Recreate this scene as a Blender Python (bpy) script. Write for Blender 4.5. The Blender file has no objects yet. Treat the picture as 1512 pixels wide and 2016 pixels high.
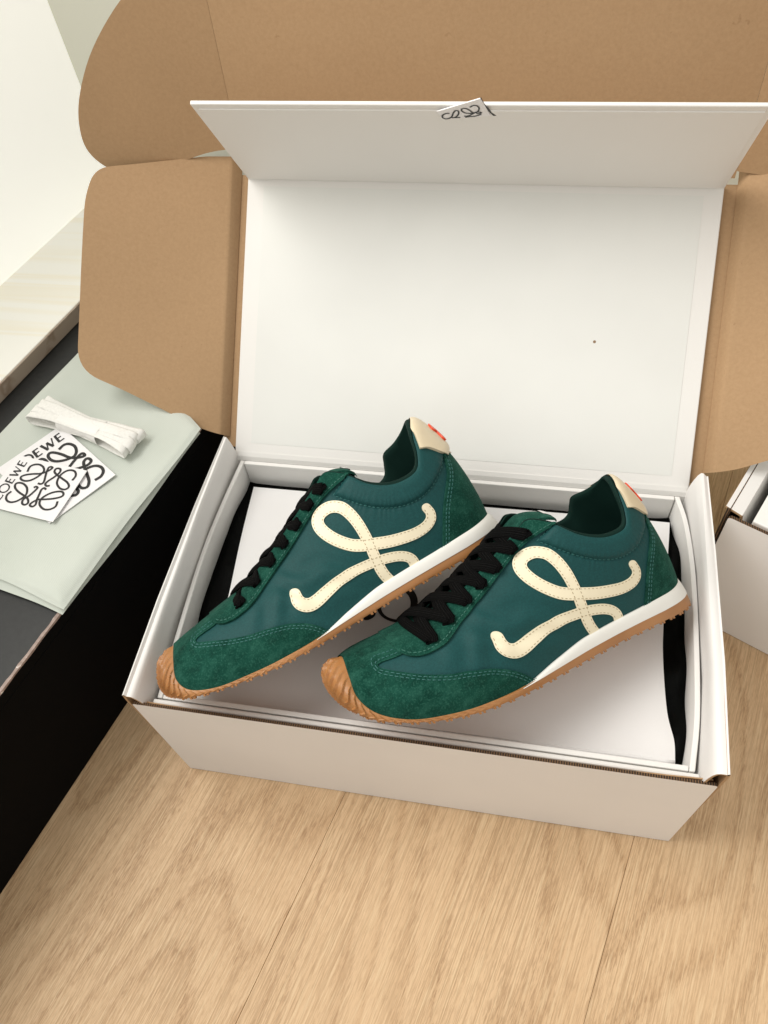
import bpy, math, random
import numpy as np
from mathutils import Matrix, Vector
from mathutils.bvhtree import BVHTree

random.seed(4)
rng = np.random.default_rng(7)
scene = bpy.context.scene
COL = scene.collection

# ------------------------------------------------------------------ camera
cam_d = bpy.data.cameras.new('camera')
cam = bpy.data.objects.new('camera', cam_d)
COL.objects.link(cam)
cam.location = (0.232639, -0.155731, 0.601844)
cam.rotation_mode = 'XYZ'
cam.rotation_euler = (0.619672, 0.083648, 0.170235)
cam_d.sensor_fit = 'HORIZONTAL'
cam_d.sensor_width = 36.0
cam_d.lens = 36.642
cam_d.clip_start = 0.01
cam_d.clip_end = 50.0
scene.camera = cam

# ------------------------------------------------------------------ light
world = bpy.data.worlds.new('World')
scene.world = world
world.use_nodes = True
bg = world.node_tree.nodes['Background']
bg.inputs['Color'].default_value = (1.0, 0.962, 0.895, 1)
bg.inputs['Strength'].default_value = 0.74


def area(name, loc, target, size, size_y, power, color):
    d = bpy.data.lights.new(name, 'AREA')
    d.shape = 'RECTANGLE'
    d.size, d.size_y = size, size_y
    d.energy = power
    d.color = color
    o = bpy.data.objects.new(name, d)
    COL.objects.link(o)
    o.location = loc
    o.rotation_euler = (Vector(target) - Vector(loc)).to_track_quat('-Z', 'Y').to_euler()
    return o


area('window_light', (-0.80, 0.10, 1.45), (0.15, 0.12, 0.08), 1.0, 1.1, 26.0, (1.0, 0.975, 0.93))

scene.view_settings.view_transform = 'Standard'
scene.view_settings.look = 'None'
scene.view_settings.gamma = 1.0
scene.view_settings.exposure = 0.13
scene.view_settings.use_curve_mapping = False
scene.render.engine = 'CYCLES'
scene.cycles.use_denoising = True
scene.cycles.max_bounces = 8


# ------------------------------------------------------------------ node helpers
class Mat:
    def __init__(self, name):
        self.m = bpy.data.materials.new(name)
        self.m.use_nodes = True
        self.t = self.m.node_tree
        self.b = self.t.nodes['Principled BSDF']

    def n(self, typ, **kw):
        nd = self.t.nodes.new(typ)
        for k, v in kw.items():
            if hasattr(nd, k):
                setattr(nd, k, v)
            else:
                self.set(nd, k, v)
        return nd

    def set(self, nd, key, v):
        s = nd.inputs[key]
        if isinstance(v, bpy.types.NodeSocket):
            self.t.links.new(v, s)
        else:
            s.default_value = v

    def bs(self, key, v):
        self.set(self.b, key, v)

    def coord(self, kind='Object', scale=(1, 1, 1)):
        tc = self.n('ShaderNodeTexCoord')
        mp = self.n('ShaderNodeMapping')
        self.t.links.new(tc.outputs[kind], mp.inputs['Vector'])
        mp.inputs['Scale'].default_value = scale
        return mp.outputs['Vector']

    def noise(self, vec, scale, detail=2.0, rough=0.5, dist=0.0):
        nd = self.n('ShaderNodeTexNoise')
        self.t.links.new(vec, nd.inputs['Vector'])
        nd.inputs['Scale'].default_value = scale
        nd.inputs['Detail'].default_value = detail
        nd.inputs['Roughness'].default_value = rough
        nd.inputs['Distortion'].default_value = dist
        return nd.outputs[0]

    def ramp(self, fac, stops, interp='LINEAR'):
        r = self.n('ShaderNodeValToRGB')
        r.color_ramp.interpolation = interp
        e = r.color_ramp.elements
        while len(e) < len(stops):
            e.new(0.5)
        for i, (p, c) in enumerate(stops):
            e[i].position = p
            e[i].color = (c[0], c[1], c[2], 1) if not isinstance(c, (int, float)) else (c, c, c, 1)
        self.t.links.new(fac, r.inputs[0])
        return r.outputs[0]

    def mix(self, fac, a, b, mode='MIX'):
        m = self.n('ShaderNodeMix', data_type='RGBA', blend_type=mode)
        for i, v in ((0, fac), (6, a), (7, b)):
            if isinstance(v, bpy.types.NodeSocket):
                self.t.links.new(v, m.inputs[i])
            else:
                m.inputs[i].default_value = v if i == 0 else (v[0], v[1], v[2], 1)
        return m.outputs[2]

    def math(self, op, a, b=0.0):
        m = self.n('ShaderNodeMath', operation=op)
        for i, v in ((0, a), (1, b)):
            if isinstance(v, bpy.types.NodeSocket):
                self.t.links.new(v, m.inputs[i])
            else:
                m.inputs[i].default_value = v
        return m.outputs[0]

    def bump(self, height, strength, dist):
        b = self.n('ShaderNodeBump')
        self.t.links.new(height, b.inputs['Height'])
        b.inputs['Strength'].default_value = strength
        b.inputs['Distance'].default_value = dist
        self.t.links.new(b.outputs[0], self.b.inputs['Normal'])
        return b


def mat_paper(name, col, rough=0.6, var=0.03, bump=0.15, fine=900):
    M = Mat(name)
    v = M.coord()
    f = M.noise(v, 9, 3)
    c2 = tuple(x * (1 - var * 2) for x in col)
    M.bs('Base Color', M.ramp(f, [(0.3, c2), (0.7, col)]))
    M.bs('Roughness', rough)
    lowb = M.noise(v, 26, 2)
    M.bump(M.math('ADD', M.math('MULTIPLY', lowb, 3.0), M.noise(v, fine, 2)), bump, 0.0002)
    return M.m


WHITE_CARD = mat_paper('white_card', (0.80, 0.785, 0.765), 0.55)
WHITE_RIGID = mat_paper('white_rigid_board', (0.80, 0.79, 0.765), 0.6, 0.015)
WHITE_PAPER = mat_paper('white_paper', (0.80, 0.79, 0.785), 0.75, 0.02, 0.25, 500)
TAG_WHITE = mat_paper('tag_white', (0.84, 0.83, 0.84), 0.5, 0.01)


def make_kraft():
    M = Mat('kraft_board')
    v = M.coord()
    big = M.noise(v, 6, 3)
    fib = M.noise(M.coord(scale=(1, 1, 1)), 420, 3, 0.7)
    spk = M.noise(v, 160, 2, 0.5)
    base = M.ramp(big, [(0.3, (0.395, 0.255, 0.140)), (0.7, (0.440, 0.285, 0.158))])
    c = M.mix(0.22, base, M.ramp(fib, [(0.3, (0.29, 0.172, 0.085)), (0.7, (0.49, 0.325, 0.185))]))
    c = M.mix(M.ramp(spk, [(0.74, 0.0), (0.80, 0.35)]), c, (0.20, 0.10, 0.045))
    M.bs('Base Color', c)
    M.bs('Roughness', 0.8)
    M.bs('Specular IOR Level', 0.25)
    wv = M.n('ShaderNodeTexWave', wave_type='BANDS', bands_direction='X')
    M.t.links.new(v, wv.inputs['Vector'])
    wv.inputs['Scale'].default_value = 48
    wv.inputs['Distortion'].default_value = 0.8
    M.bump(M.math('ADD', M.math('MULTIPLY', wv.outputs['Fac'], 0.5), M.noise(M.coord(scale=(1.0, 0.12, 0.12)), 900, 2)), 0.10, 0.0003)
    return M.m


def make_flute():
    M = Mat('corrugated_edge')
    v = M.coord()
    w = M.n('ShaderNodeTexWave', wave_type='BANDS', bands_direction='X')
    M.t.links.new(v, w.inputs['Vector'])
    w.inputs['Scale'].default_value = 210
    w.inputs['Distortion'].default_value = 1.2
    w.inputs['Detail'].default_value = 2
    M.bs('Base Color', M.ramp(w.outputs['Color'], [(0.35, (0.03, 0.016, 0.008)), (0.9, (0.20, 0.11, 0.05))]))
    M.bs('Roughness', 0.9)
    M.bump(w.outputs['Color'], 0.8, 0.001)
    return M.m


KRAFT = make_kraft()
FLUTE = make_flute()


def make_suede():
    M = Mat('green_suede')
    v = M.coord()
    nap = M.noise(v, 130, 4, 0.65)
    big = M.noise(v, 34, 3, 0.6)
    fine = M.noise(v, 1000, 2, 0.6)
    c = M.ramp(nap, [(0.30, (0.002, 0.020, 0.014)), (0.5, (0.004, 0.046, 0.031)), (0.72, (0.024, 0.105, 0.075))])
    c = M.mix(0.45, c, M.ramp(big, [(0.3, (0.002, 0.025, 0.017)), (0.75, (0.014, 0.082, 0.058))]))
    c = M.mix(M.ramp(fine, [(0.50, 0.0), (0.75, 0.42)]), c, (0.045, 0.165, 0.118))
    M.bs('Base Color', c)
    M.bs('Roughness', 0.95)
    M.bs('Specular IOR Level', 0.1)
    M.bs('Sheen Weight', 0.12)
    M.bs('Sheen Roughness', 0.4)
    M.bs('Sheen Tint', (0.25, 0.6, 0.48, 1))
    h = M.math('ADD', M.math('MULTIPLY', nap, 0.5), fine)
    M.bump(h, 0.55, 0.0006)
    return M.m


def make_nylon():
    M = Mat('teal_nylon')
    v = M.coord()
    big = M.noise(v, 22, 3)
    c = M.ramp(big, [(0.3, (0.003, 0.047, 0.047)), (0.7, (0.005, 0.060, 0.060))])
    c = M.mix(0.35, c, M.ramp(M.noise(v, 1100, 2, 0.6), [(0.35, (0.002, 0.034, 0.034)), (0.7, (0.009, 0.082, 0.082))]))
    M.bs('Base Color', c)
    M.bs('Roughness', 0.62)
    M.bs('Specular IOR Level', 0.25)
    M.bs('Sheen Weight', 0.05)
    M.bs('Sheen Tint', (0.3, 0.7, 0.75, 1))
    wx = M.n('ShaderNodeTexWave', wave_type='BANDS', bands_direction='DIAGONAL')
    M.t.links.new(v, wx.inputs['Vector'])
    wx.inputs['Scale'].default_value = 900
    wr = M.noise(M.coord(scale=(1, 1, 2.2)), 55, 3, 0.55, 0.6)
    h = M.math('ADD', M.math('MULTIPLY', wx.outputs['Fac'], 0.04), wr)
    M.bump(h, 0.16, 0.0016)
    return M.m


def make_leather(name, col, var=0.9, rough=0.42):
    M = Mat(name)
    v = M.coord()
    f = M.noise(v, 60, 2)
    M.bs('Base Color', M.ramp(f, [(0.3, tuple(x * var for x in col)), (0.7, col)]))
    M.bs('Roughness', rough)
    M.bump(M.noise(v, 1400, 2), 0.2, 0.0002)
    return M.m


def make_gum():
    M = Mat('gum_rubber')
    v = M.coord()
    f = M.noise(v, 40, 2)
    M.bs('Base Color', M.ramp(f, [(0.3, (0.36, 0.160, 0.052)), (0.7, (0.42, 0.195, 0.068))]))
    M.bs('Roughness', 0.42)
    M.bs('Subsurface Weight', 0.25)
    M.bs('Subsurface Radius', (0.004, 0.002, 0.001))
    M.bump(M.noise(v, 700, 2), 0.12, 0.0003)
    return M.m


def make_lace():
    M = Mat('black_lace')
    tc = M.n('ShaderNodeTexCoord')
    mp = M.n('ShaderNodeMapping')
    M.t.links.new(tc.outputs['UV'], mp.inputs['Vector'])
    w = M.n('ShaderNodeTexWave', wave_type='BANDS', bands_direction='X')
    M.t.links.new(mp.outputs['Vector'], w.inputs['Vector'])
    w.inputs['Scale'].default_value = 2.4
    w2 = M.n('ShaderNodeTexWave', wave_type='BANDS', bands_direction='Y')
    M.t.links.new(mp.outputs['Vector'], w2.inputs['Vector'])
    w2.inputs['Scale'].default_value = 9.0
    h = M.math('ADD', w.outputs['Fac'], M.math('MULTIPLY', w2.outputs['Fac'], 0.4))
    M.bs('Base Color', M.ramp(w.outputs['Fac'], [(0.2, (0.0015, 0.0015, 0.0015)), (0.9, (0.006, 0.006, 0.006))]))
    M.bs('Roughness', 0.9)
    M.bs('Specular IOR Level', 0.06)
    M.bump(h, 0.7, 0.0006)
    return M.m


def make_plain(name, col, rough=0.5, spec=0.5):
    M = Mat(name)
    v = M.coord()
    M.bs('Base Color', M.ramp(M.noise(v, 50, 2), [(0.3, tuple(x * 0.93 for x in col)), (0.7, col)]))
    M.bs('Roughness', rough)
    M.bs('Specular IOR Level', spec)
    return M.m


SUEDE, NYLON, GUM, LACE = make_suede(), make_nylon(), make_gum(), make_lace()
CREAM = make_leather('cream_leather', (0.84, 0.755, 0.555), 0.95, 0.5)
TAB_LEATHER = make_leather('metallic_cream_leather', (0.74, 0.63, 0.44), 0.92, 0.42)
LINING = make_plain('dark_green_lining', (0.0035, 0.020, 0.015), 0.8, 0.15)
MIDSOLE = make_leather('white_midsole_foam', (0.82, 0.81, 0.765), 0.97, 0.5)
RED = make_plain('orange_red_rubber', (0.80, 0.075, 0.018), 0.4)
THREAD_TEAL = make_plain('teal_thread', (0.030, 0.135, 0.125), 0.7)
THREAD_GREEN = make_plain('green_thread', (0.028, 0.130, 0.098), 0.7)
THREAD_TAN = make_plain('tan_thread', (0.33, 0.25, 0.13), 0.7)
INK = make_plain('black_ink', (0.006, 0.006, 0.006), 0.5)


def make_oak():
    M = Mat('oak_plank')
    tc = M.n('ShaderNodeTexCoord')
    oi = M.n('ShaderNodeObjectInfo')
    off = M.n('ShaderNodeVectorMath', operation='SCALE')
    cmb = M.n('ShaderNodeCombineXYZ')
    for i, k in enumerate((3.1, 17.3, 5.7)):
        M.t.links.new(M.math('MULTIPLY', oi.outputs['Random'], k), cmb.inputs[i])
    add = M.n('ShaderNodeVectorMath', operation='ADD')
    M.t.links.new(tc.outputs['Object'], add.inputs[0])
    M.t.links.new(cmb.outputs[0], add.inputs[1])
    base = add.outputs[0]

    def mapped(s):
        mp = M.n('ShaderNodeMapping')
        M.t.links.new(base, mp.inputs['Vector'])
        mp.inputs['Scale'].default_value = s
        return mp.outputs['Vector']
    # cathedral figure: bands bent by slow noise
    warp = M.noise(mapped((5.5, 1.15, 1)), 1.0, 2, 0.45, 0.6)
    w2 = M.noise(mapped((60, 9, 1)), 1.0, 2, 0.5)
    val = M.math('ADD', M.math('MULTIPLY', warp, 19.0), M.math('MULTIPLY', w2, 0.9))
    rings = M.math('FRACT', val)
    ring_c = M.ramp(rings, [(0.0, (0.48, 0.300, 0.160)), (0.13, (0.56, 0.365, 0.204)), (0.40, (0.66, 0.458, 0.270)), (0.82, (0.675, 0.472, 0.284)), (1.0, (0.51, 0.325, 0.177))])
    tone = M.noise(mapped((5, 1.0, 1)), 1.0, 3, 0.5)
    c = M.mix(0.5, ring_c, M.ramp(tone, [(0.25, (0.585, 0.392, 0.220)), (0.75, (0.68, 0.480, 0.288))]))
    # pores: short dark dashes along the grain
    pore = M.noise(mapped((1250, 150, 1)), 1.0, 2, 0.55)
    pore2 = M.noise(mapped((720, 80, 1)), 1.0, 2, 0.5)
    pm = M.ramp(pore, [(0.50, 0.0), (0.60, 1.0)])
    pm2 = M.ramp(pore2, [(0.53, 0.0), (0.64, 1.0)])
    ringmask = M.ramp(rings, [(0.0, 1.0), (0.30, 0.45), (0.75, 0.35), (1.0, 1.0)])
    zone = M.ramp(M.noise(mapped((14, 2.2, 1)), 1.0, 2, 0.5), [(0.35, 0.45), (0.65, 1.0)])
    pfac = M.math('MULTIPLY', M.math('MULTIPLY', pm, ringmask), zone)
    c = M.mix(M.math('MULTIPLY', pfac, 0.60), c, (0.28, 0.16, 0.078))
    c = M.mix(M.math('MULTIPLY', M.math('MULTIPLY', pm2, ringmask), 0.42), c, (0.30, 0.172, 0.084))
    lines = M.ramp(M.noise(mapped((1200, 11, 1)), 1.0, 2, 0.5), [(0.51, 0.0), (0.57, 1.0)])
    c = M.mix(M.math('MULTIPLY', M.math('MULTIPLY', lines, zone), 0.62), c, (0.40, 0.255, 0.135))
    light = M.noise(mapped((900, 30, 1)), 1.0, 2, 0.5)
    c = M.mix(M.ramp(light, [(0.53, 0.0), (0.66, 0.45)]), c, (0.76, 0.58, 0.36))
    M.bs('Base Color', c)
    M.bs('Roughness', M.ramp(pore2, [(0.3, 0.42), (0.7, 0.55)]))
    M.bs('Specular IOR Level', 0.3)
    M.bump(M.math('MULTIPLY', pm, -1.0), 0.25, 0.0003)
    return M.m


OAK = make_oak()


# ------------------------------------------------------------------ object helpers
def setp(o, label=None, cat=None, group=None, kind=None):
    if label: o['label'] = label
    if cat: o['category'] = cat
    if group: o['group'] = group
    if kind: o['kind'] = kind
    return o


def thing(name, label, cat, loc=(0, 0, 0), group=None):
    o = bpy.data.objects.new(name, None)
    COL.objects.link(o)
    o.location = loc
    o.empty_display_size = 0.02
    return setp(o, label, cat, group)


def mk(name, verts, faces, mats, parent=None, smooth=False, midx=None, uvs=None, shift=True, sharp=None):
    v = np.asarray(verts, float)
    if parent is not None and shift:
        v = v - np.array(parent.location)
        if parent.parent is not None and shift:
            v = v - np.array(parent.parent.location)
    me = bpy.data.meshes.new(name)
    me.from_pydata(v.tolist(), [], [tuple(int(i) for i in f) for f in faces])
    if not isinstance(mats, (list, tuple)):
        mats = [mats]
    for m in mats:
        me.materials.append(m)
    if midx is not None:
        me.polygons.foreach_set('material_index', np.asarray(midx, np.int32))
    if smooth:
        me.polygons.foreach_set('use_smooth', np.ones(len(me.polygons), bool))
    if uvs is not None:
        l = me.uv_layers.new(name='UVMap')
        li = np.empty(len(me.loops), np.int32)
        me.loops.foreach_get('vertex_index', li)
        l.data.foreach_set('uv', np.asarray(uvs, float)[li].ravel())
    me.update()
    if sharp is not None:
        me.set_sharp_from_angle(angle=math.radians(sharp))
    o = bpy.data.objects.new(name, me)
    COL.objects.link(o)
    if parent is not None:
        o.parent = parent
    return o


def bevel(o, w, seg=2):
    m = o.modifiers.new('bevel', 'BEVEL')
    m.width = w
    m.segments = seg
    m.limit_method = 'ANGLE'
    return o


def grid_faces(nu, nv, closed_u=False, off=0, flip=False):
    f = []
    for i in range(nu if closed_u else nu - 1):
        i2 = (i + 1) % nu
        for j in range(nv - 1):
            q = (off + i * nv + j, off + i2 * nv + j, off + i2 * nv + j + 1, off + i * nv + j + 1)
            f.append(q[::-1] if flip else q)
    return f


def box(name, lo, hi, mats, parent=None, bev=0.0, M3=None, midx=None):
    lo, hi = np.array(lo, float), np.array(hi, float)
    v = np.array([(lo[0] if a == 0 else hi[0], lo[1] if b == 0 else hi[1], lo[2] if c == 0 else hi[2])
                  for a in (0, 1) for b in (0, 1) for c in (0, 1)])
    if M3 is not None:
        v = v @ np.array(M3).T
    f = [(0, 1, 3, 2), (4, 6, 7, 5), (0, 4, 5, 1), (2, 3, 7, 6), (0, 2, 6, 4), (1, 5, 7, 3)]
    o = mk(name, v, f, mats, parent, midx=midx)
    if bev:
        bevel(o, bev)
    return o


def plate(name, outline, origin, u, v, th, mats, parent, smooth=False, bend=None):
    """outline polygon (a,b) in the plane origin + a*u + b*v; front face looks along u x v, thickness goes backward.
    mats: front, back, edge"""
    o = np.array(origin, float)
    u, v = np.array(u, float), np.array(v, float)
    nrm = np.cross(u, v)
    nrm /= np.linalg.norm(nrm)
    P = np.array([o + a * u + b * v for a, b in outline])
    n = len(P)
    V = np.vstack([P, P - nrm * th])
    F = [tuple(range(n)), tuple(range(2 * n - 1, n - 1, -1))]
    mi = [0, 1]
    for i in range(n):
        j = (i + 1) % n
        F.append((i, n + i, n + j, j))
        mi.append(2)
    return mk(name, V, F, mats, parent, midx=mi)


def round_poly(pts, radii, seg=8):
    out = []
    n = len(pts)
    for i in range(n):
        p = np.array(pts[i], float)
        a = np.array(pts[i - 1], float) - p
        b = np.array(pts[(i + 1) % n], float) - p
        r = radii[i] if isinstance(radii, (list, tuple)) else radii
        if r <= 0:
            out.append(tuple(p))
            continue
        la, lb = np.linalg.norm(a), np.linalg.norm(b)
        a, b = a / la, b / lb
        r = min(r, la * 0.49, lb * 0.49)
        for k in range(seg + 1):
            t = k / seg
            q = (1 - t) ** 2 * (p + a * r) + 2 * t * (1 - t) * p + t * t * (p + b * r)
            out.append(tuple(q))
    return out


def catmull(P, n, closed=False):
    P = np.asarray(P, float)
    k = len(P)
    t = np.linspace(0, k if closed else k - 1, n, endpoint=not closed)
    return cr_eval(P, t, closed)


def cr_eval(P, t, closed):
    k = len(P)
    i = np.floor(t).astype(int)
    if not closed:
        i = np.clip(i, 0, k - 2)
    f = (t - i)[:, None]
    if closed:
        g = lambda q: P[(i + q) % k]
    else:
        def g(q):
            ii = i + q
            lo = 2 * P[0] - P[1]
            hi = 2 * P[-1] - P[-2]
            r = P[np.clip(ii, 0, k - 1)].copy()
            r[ii < 0] = lo
            r[ii > k - 1] = hi
            return r
    p0, p1, p2, p3 = g(-1), g(0), g(1), g(2)
    return 0.5 * ((2 * p1) + (-p0 + p2) * f + (2 * p0 - 5 * p1 + 4 * p2 - p3) * f ** 2 + (-p0 + 3 * p1 - 3 * p2 + p3) * f ** 3)


# ------------------------------------------------------------------ FLOOR
TH = math.radians(74.83)
DV = np.array([math.cos(TH), math.sin(TH), 0.0])       # along the planks
NV = np.array([-math.sin(TH), math.cos(TH), 0.0])      # to the left
ZV = np.array([0, 0, 1.0])
fl = box('floor', (-2.2, -1.9, -0.05), (2.2, 2.1, -0.0125), make_plain('subfloor', (0.10, 0.06, 0.03), 0.9))
setp(fl, 'light oak plank floor under the open carton', 'floor', kind='structure')
PW = 0.2045
k0 = float(NV @ np.array([0.125, 0.0, 0]))
for i in range(-7, 7):
    n0 = k0 + i * PW
    ln = 3.4
    base = -1.55 + 0.31 * ((i * 7) % 5)
    v = np.array([(a, b, c) for a in (-PW / 2 + 0.00010, PW / 2 - 0.00010) for b in (-ln / 2, ln / 2) for c in (-0.012, 0.0)])
    f = [(0, 1, 3, 2), (4, 6, 7, 5), (0, 4, 5, 1), (2, 3, 7, 6), (0, 2, 6, 4), (1, 5, 7, 3)]
    p = mk('plank', v, f, OAK, fl, shift=False)
    c = NV * (n0 + PW / 2)
    p.location = (c[0] + DV[0] * 0.1, c[1] + DV[1] * 0.1, -0.0003 * ((i * 3) % 2))
    p.rotation_euler = (0, 0, TH - math.pi / 2)
    bevel(p, 0.00030, 1)


# ------------------------------------------------------------------ BLACK CABINET, SILL, WALLS
def DN(d, n, z):
    return DV * d + NV * n + ZV * z


B3 = np.column_stack([DV, NV, ZV])


def make_black():
    M = Mat('black_laminate')
    v = M.coord()
    f = M.noise(v, 300, 3)
    M.bs('Base Color', M.ramp(f, [(0.3, (0.006, 0.007, 0.007)), (0.7, (0.011, 0.012, 0.012))]))
    M.bs('Roughness', 0.5)
    M.bs('Specular IOR Level', 0.5)
    M.bump(f, 0.1, 0.0003)
    return M.m


def make_trim():
    M = Mat('chipped_edge_trim')
    v = M.coord()
    f = M.noise(v, 260, 3, 0.6)
    c = M.ramp(f, [(0.3, (0.24, 0.17, 0.14)), (0.62, (0.36, 0.27, 0.23)), (0.7, (0.75, 0.70, 0.64))])
    M.bs('Base Color', c)
    M.bs('Roughness', 0.5)
    M.bump(f, 0.4, 0.0008)
    return M.m


def make_sillwood(name, base, streak, k):
    M = Mat(name)
    tc = M.n('ShaderNodeTexCoord')
    mp = M.n('ShaderNodeMapping')
    M.t.links.new(tc.outputs['Object'], mp.inputs['Vector'])
    mp.inputs['Rotation'].default_value = (0, 0, -TH)
    mp.inputs['Scale'].default_value = (1.2, 46, 46)
    f = M.noise(mp.outputs['Vector'], 1.0, 2, 0.5, 0.4)
    M.bs('Base Color', M.ramp(f, [(0.50, base), (0.60, streak), (0.68, base)]))
    M.bs('Roughness', k)
    return M.m


BLACK = make_black()
cab = thing('black_cabinet', 'low black cabinet with chipped pale top edge beside the shoe carton', 'cabinet', tuple(DN(0.1, 0.3, 0)))
body = box('body', (-0.55, 0.0794, 0.0), (0.471, 0.35, 0.1328), make_plain('matte_black', (0.0022, 0.0022, 0.0022), 0.7, 0.06), cab, 0.0008, B3)
box('top_panel', (-0.55, 0.0792, 0.1330), (0.471, 0.35, 0.1448), [BLACK, bpy.data.materials['matte_black']], cab, 0.0008, B3, midx=[1, 1, 1, 1, 1, 0])
# worn edge strip, slightly ragged
L = np.linspace(-0.545, 0.424, 240)
vs, fs = [], []
for i, d in enumerate(L):
    w = 0.0021 + 0.0004 * math.sin(i * 1.7) * math.sin(i * 0.37) + (0.0004 if rng.random() < 0.08 else 0)
    h = 0.0016 + 0.0003 * math.sin(i * 0.9)
    for (n_, z_) in ((0.0789, 0.1448 - h), (0.0789, 0.1450), (0.0789 + w, 0.1452), (0.0789 + w, 0.1442)):
        vs.append(DN(d, n_, z_))
for i in range(len(L) - 1):
    for j in range(4):
        fs.append((i * 4 + j, i * 4 + (j + 1) % 4, i * 4 + 4 + (j + 1) % 4, i * 4 + 4 + j))
mk('edge_trim', vs, fs, make_trim(), cab)

sill = thing('window_sill_board', 'pale bleached wooden sill board lying along the back of the black cabinet', 'board', tuple(DN(0.1, 0.3, 0.145)))
box('board', (-0.5, 0.2605, 0.1450), (0.4710, 0.3500, 0.1592), make_sillwood('pale_wood', (0.93, 0.925, 0.87), (0.91, 0.875, 0.76), 0.5), sill, 0.001, B3)
box('front_edging', (-0.5, 0.2585, 0.1452), (0.4710, 0.2604, 0.1588), make_sillwood('grey_brown_wood', (0.42, 0.34, 0.27), (0.30, 0.22, 0.16), 0.6), sill, 0.0005, B3)


def make_wall(name, a, b):
    M = Mat(name)
    v = M.coord()
    f = M.noise(v, 3, 3)
    M.bs('Base Color', M.ramp(f, [(0.3, a), (0.7, b)]))
    M.bs('Roughness', 0.7)
    M.bump(M.noise(v, 240, 3), 0.15, 0.0008)
    return M.m


def make_glow_wall():
    M = Mat('white_wall_added_glow')
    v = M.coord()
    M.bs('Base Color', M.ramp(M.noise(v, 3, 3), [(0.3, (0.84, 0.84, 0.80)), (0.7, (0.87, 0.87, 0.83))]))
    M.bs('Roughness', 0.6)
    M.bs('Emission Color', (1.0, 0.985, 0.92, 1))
    M.bs("Emission Strength", 0.38)  # added emission, makes the white wall look strongly lit
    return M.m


wl = box('glowing_left_wall', (-0.9, 0.3505, 0.0), (0.4725, 0.40, 0.62), make_glow_wall(), None, 0, B3)  # left wall with a made-up glow that also brightens the left side
setp(wl, 'white left wall brightened by an added glow, behind the pale sill board', 'window')
cw = DN(0.4735, 0.3505, 0)
wb = box('back_wall', (cw[0] - 0.08, cw[1], 0.0), (1.3, cw[1] + 0.08, 0.62), make_wall('cream_plaster', (0.76, 0.77, 0.66), (0.80, 0.80, 0.70)))
setp(wb, 'cream wall behind the carton meeting the bright left wall in a corner', 'wall', kind='structure')

# ------------------------------------------------------------------ SHIPPING CARTON
W, D, H = 0.36, 0.214, 0.132
ct = thing('shipping_carton', 'open white mailer carton with kraft brown inside holding the shoe box', 'carton', (W / 2, D / 2, 0))
CM = [WHITE_CARD, KRAFT, FLUTE]
# front panel (outside white, looks to -y)
plate('front_panel', round_poly([(0, 0), (W, 0), (W + 0.0005, H), (-0.0005, H)], [0, 0, 0.002, 0.002], 3), (0, 0, 0.0006), (1, 0, 0), (0, 0, 1), 0.0020, CM, ct)
plate('back_panel', [(0, 0), (W, 0), (W, 0.1185), (0, 0.1185)], (W, 0.2262, 0.0006), (-1, 0, 0), (0, 0, 1), 0.0028, CM, ct)
plate('base_panel', [(0, 0), (W, 0), (W, 0.2185), (0, 0.2185)], (0, 0.004, 0.0035), (1, 0, 0), (0, 1, 0), 0.0028, [KRAFT, WHITE_CARD, FLUTE], ct)


def side_wall(name, profs, ys, th=0.0015):
    """rolled-over side wall: an outer profile (x,z) extruded along y; white outside, kraft inside, open at the ends"""
    nP = len(profs[0])
    V, F, mi = [], [], []
    ny = len(ys)
    fine = 26
    pr = []
    for k in range(len(ys)):
        P = np.array(profs[k], float)
        q = catmull(P, fine)
        t = np.gradient(q, axis=0)
        nn = np.column_stack([t[:, 1], -t[:, 0]])
        nn /= np.linalg.norm(nn, axis=1)[:, None]
        pr.append((q, nn))
    sgn = 1 if profs[0][0][0] < 0.1 else -1
    for k in range(ny):
        q, nn = pr[k]
        for i in range(fine):
            V.append((q[i, 0], ys[k], q[i, 1]))
        for i in range(fine):
            V.append((q[i, 0] + sgn * nn[i, 0] * th, ys[k], q[i, 1] + sgn * nn[i, 1] * th))
    n2 = 2 * fine
    for k in range(ny - 1):
        for i in range(fine - 1):
            a = k * n2 + i
            q = (a, a + 1, a + n2 + 1, a + n2)
            F.append(q); mi.append(0)
            a += fine
            q = (a, a + n2, a + n2 + 1, a + 1)
            F.append(q); mi.append(1)
    for k in (0, ny - 1):
        for i in range(fine - 1):
            a = k * n2 + i
            F.append((a, a + fine, a + fine + 1, a + 1)); mi.append(1)
    return mk(name, V, F, [WHITE_CARD, KRAFT], ct, smooth=True, midx=mi, sharp=40)


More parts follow.
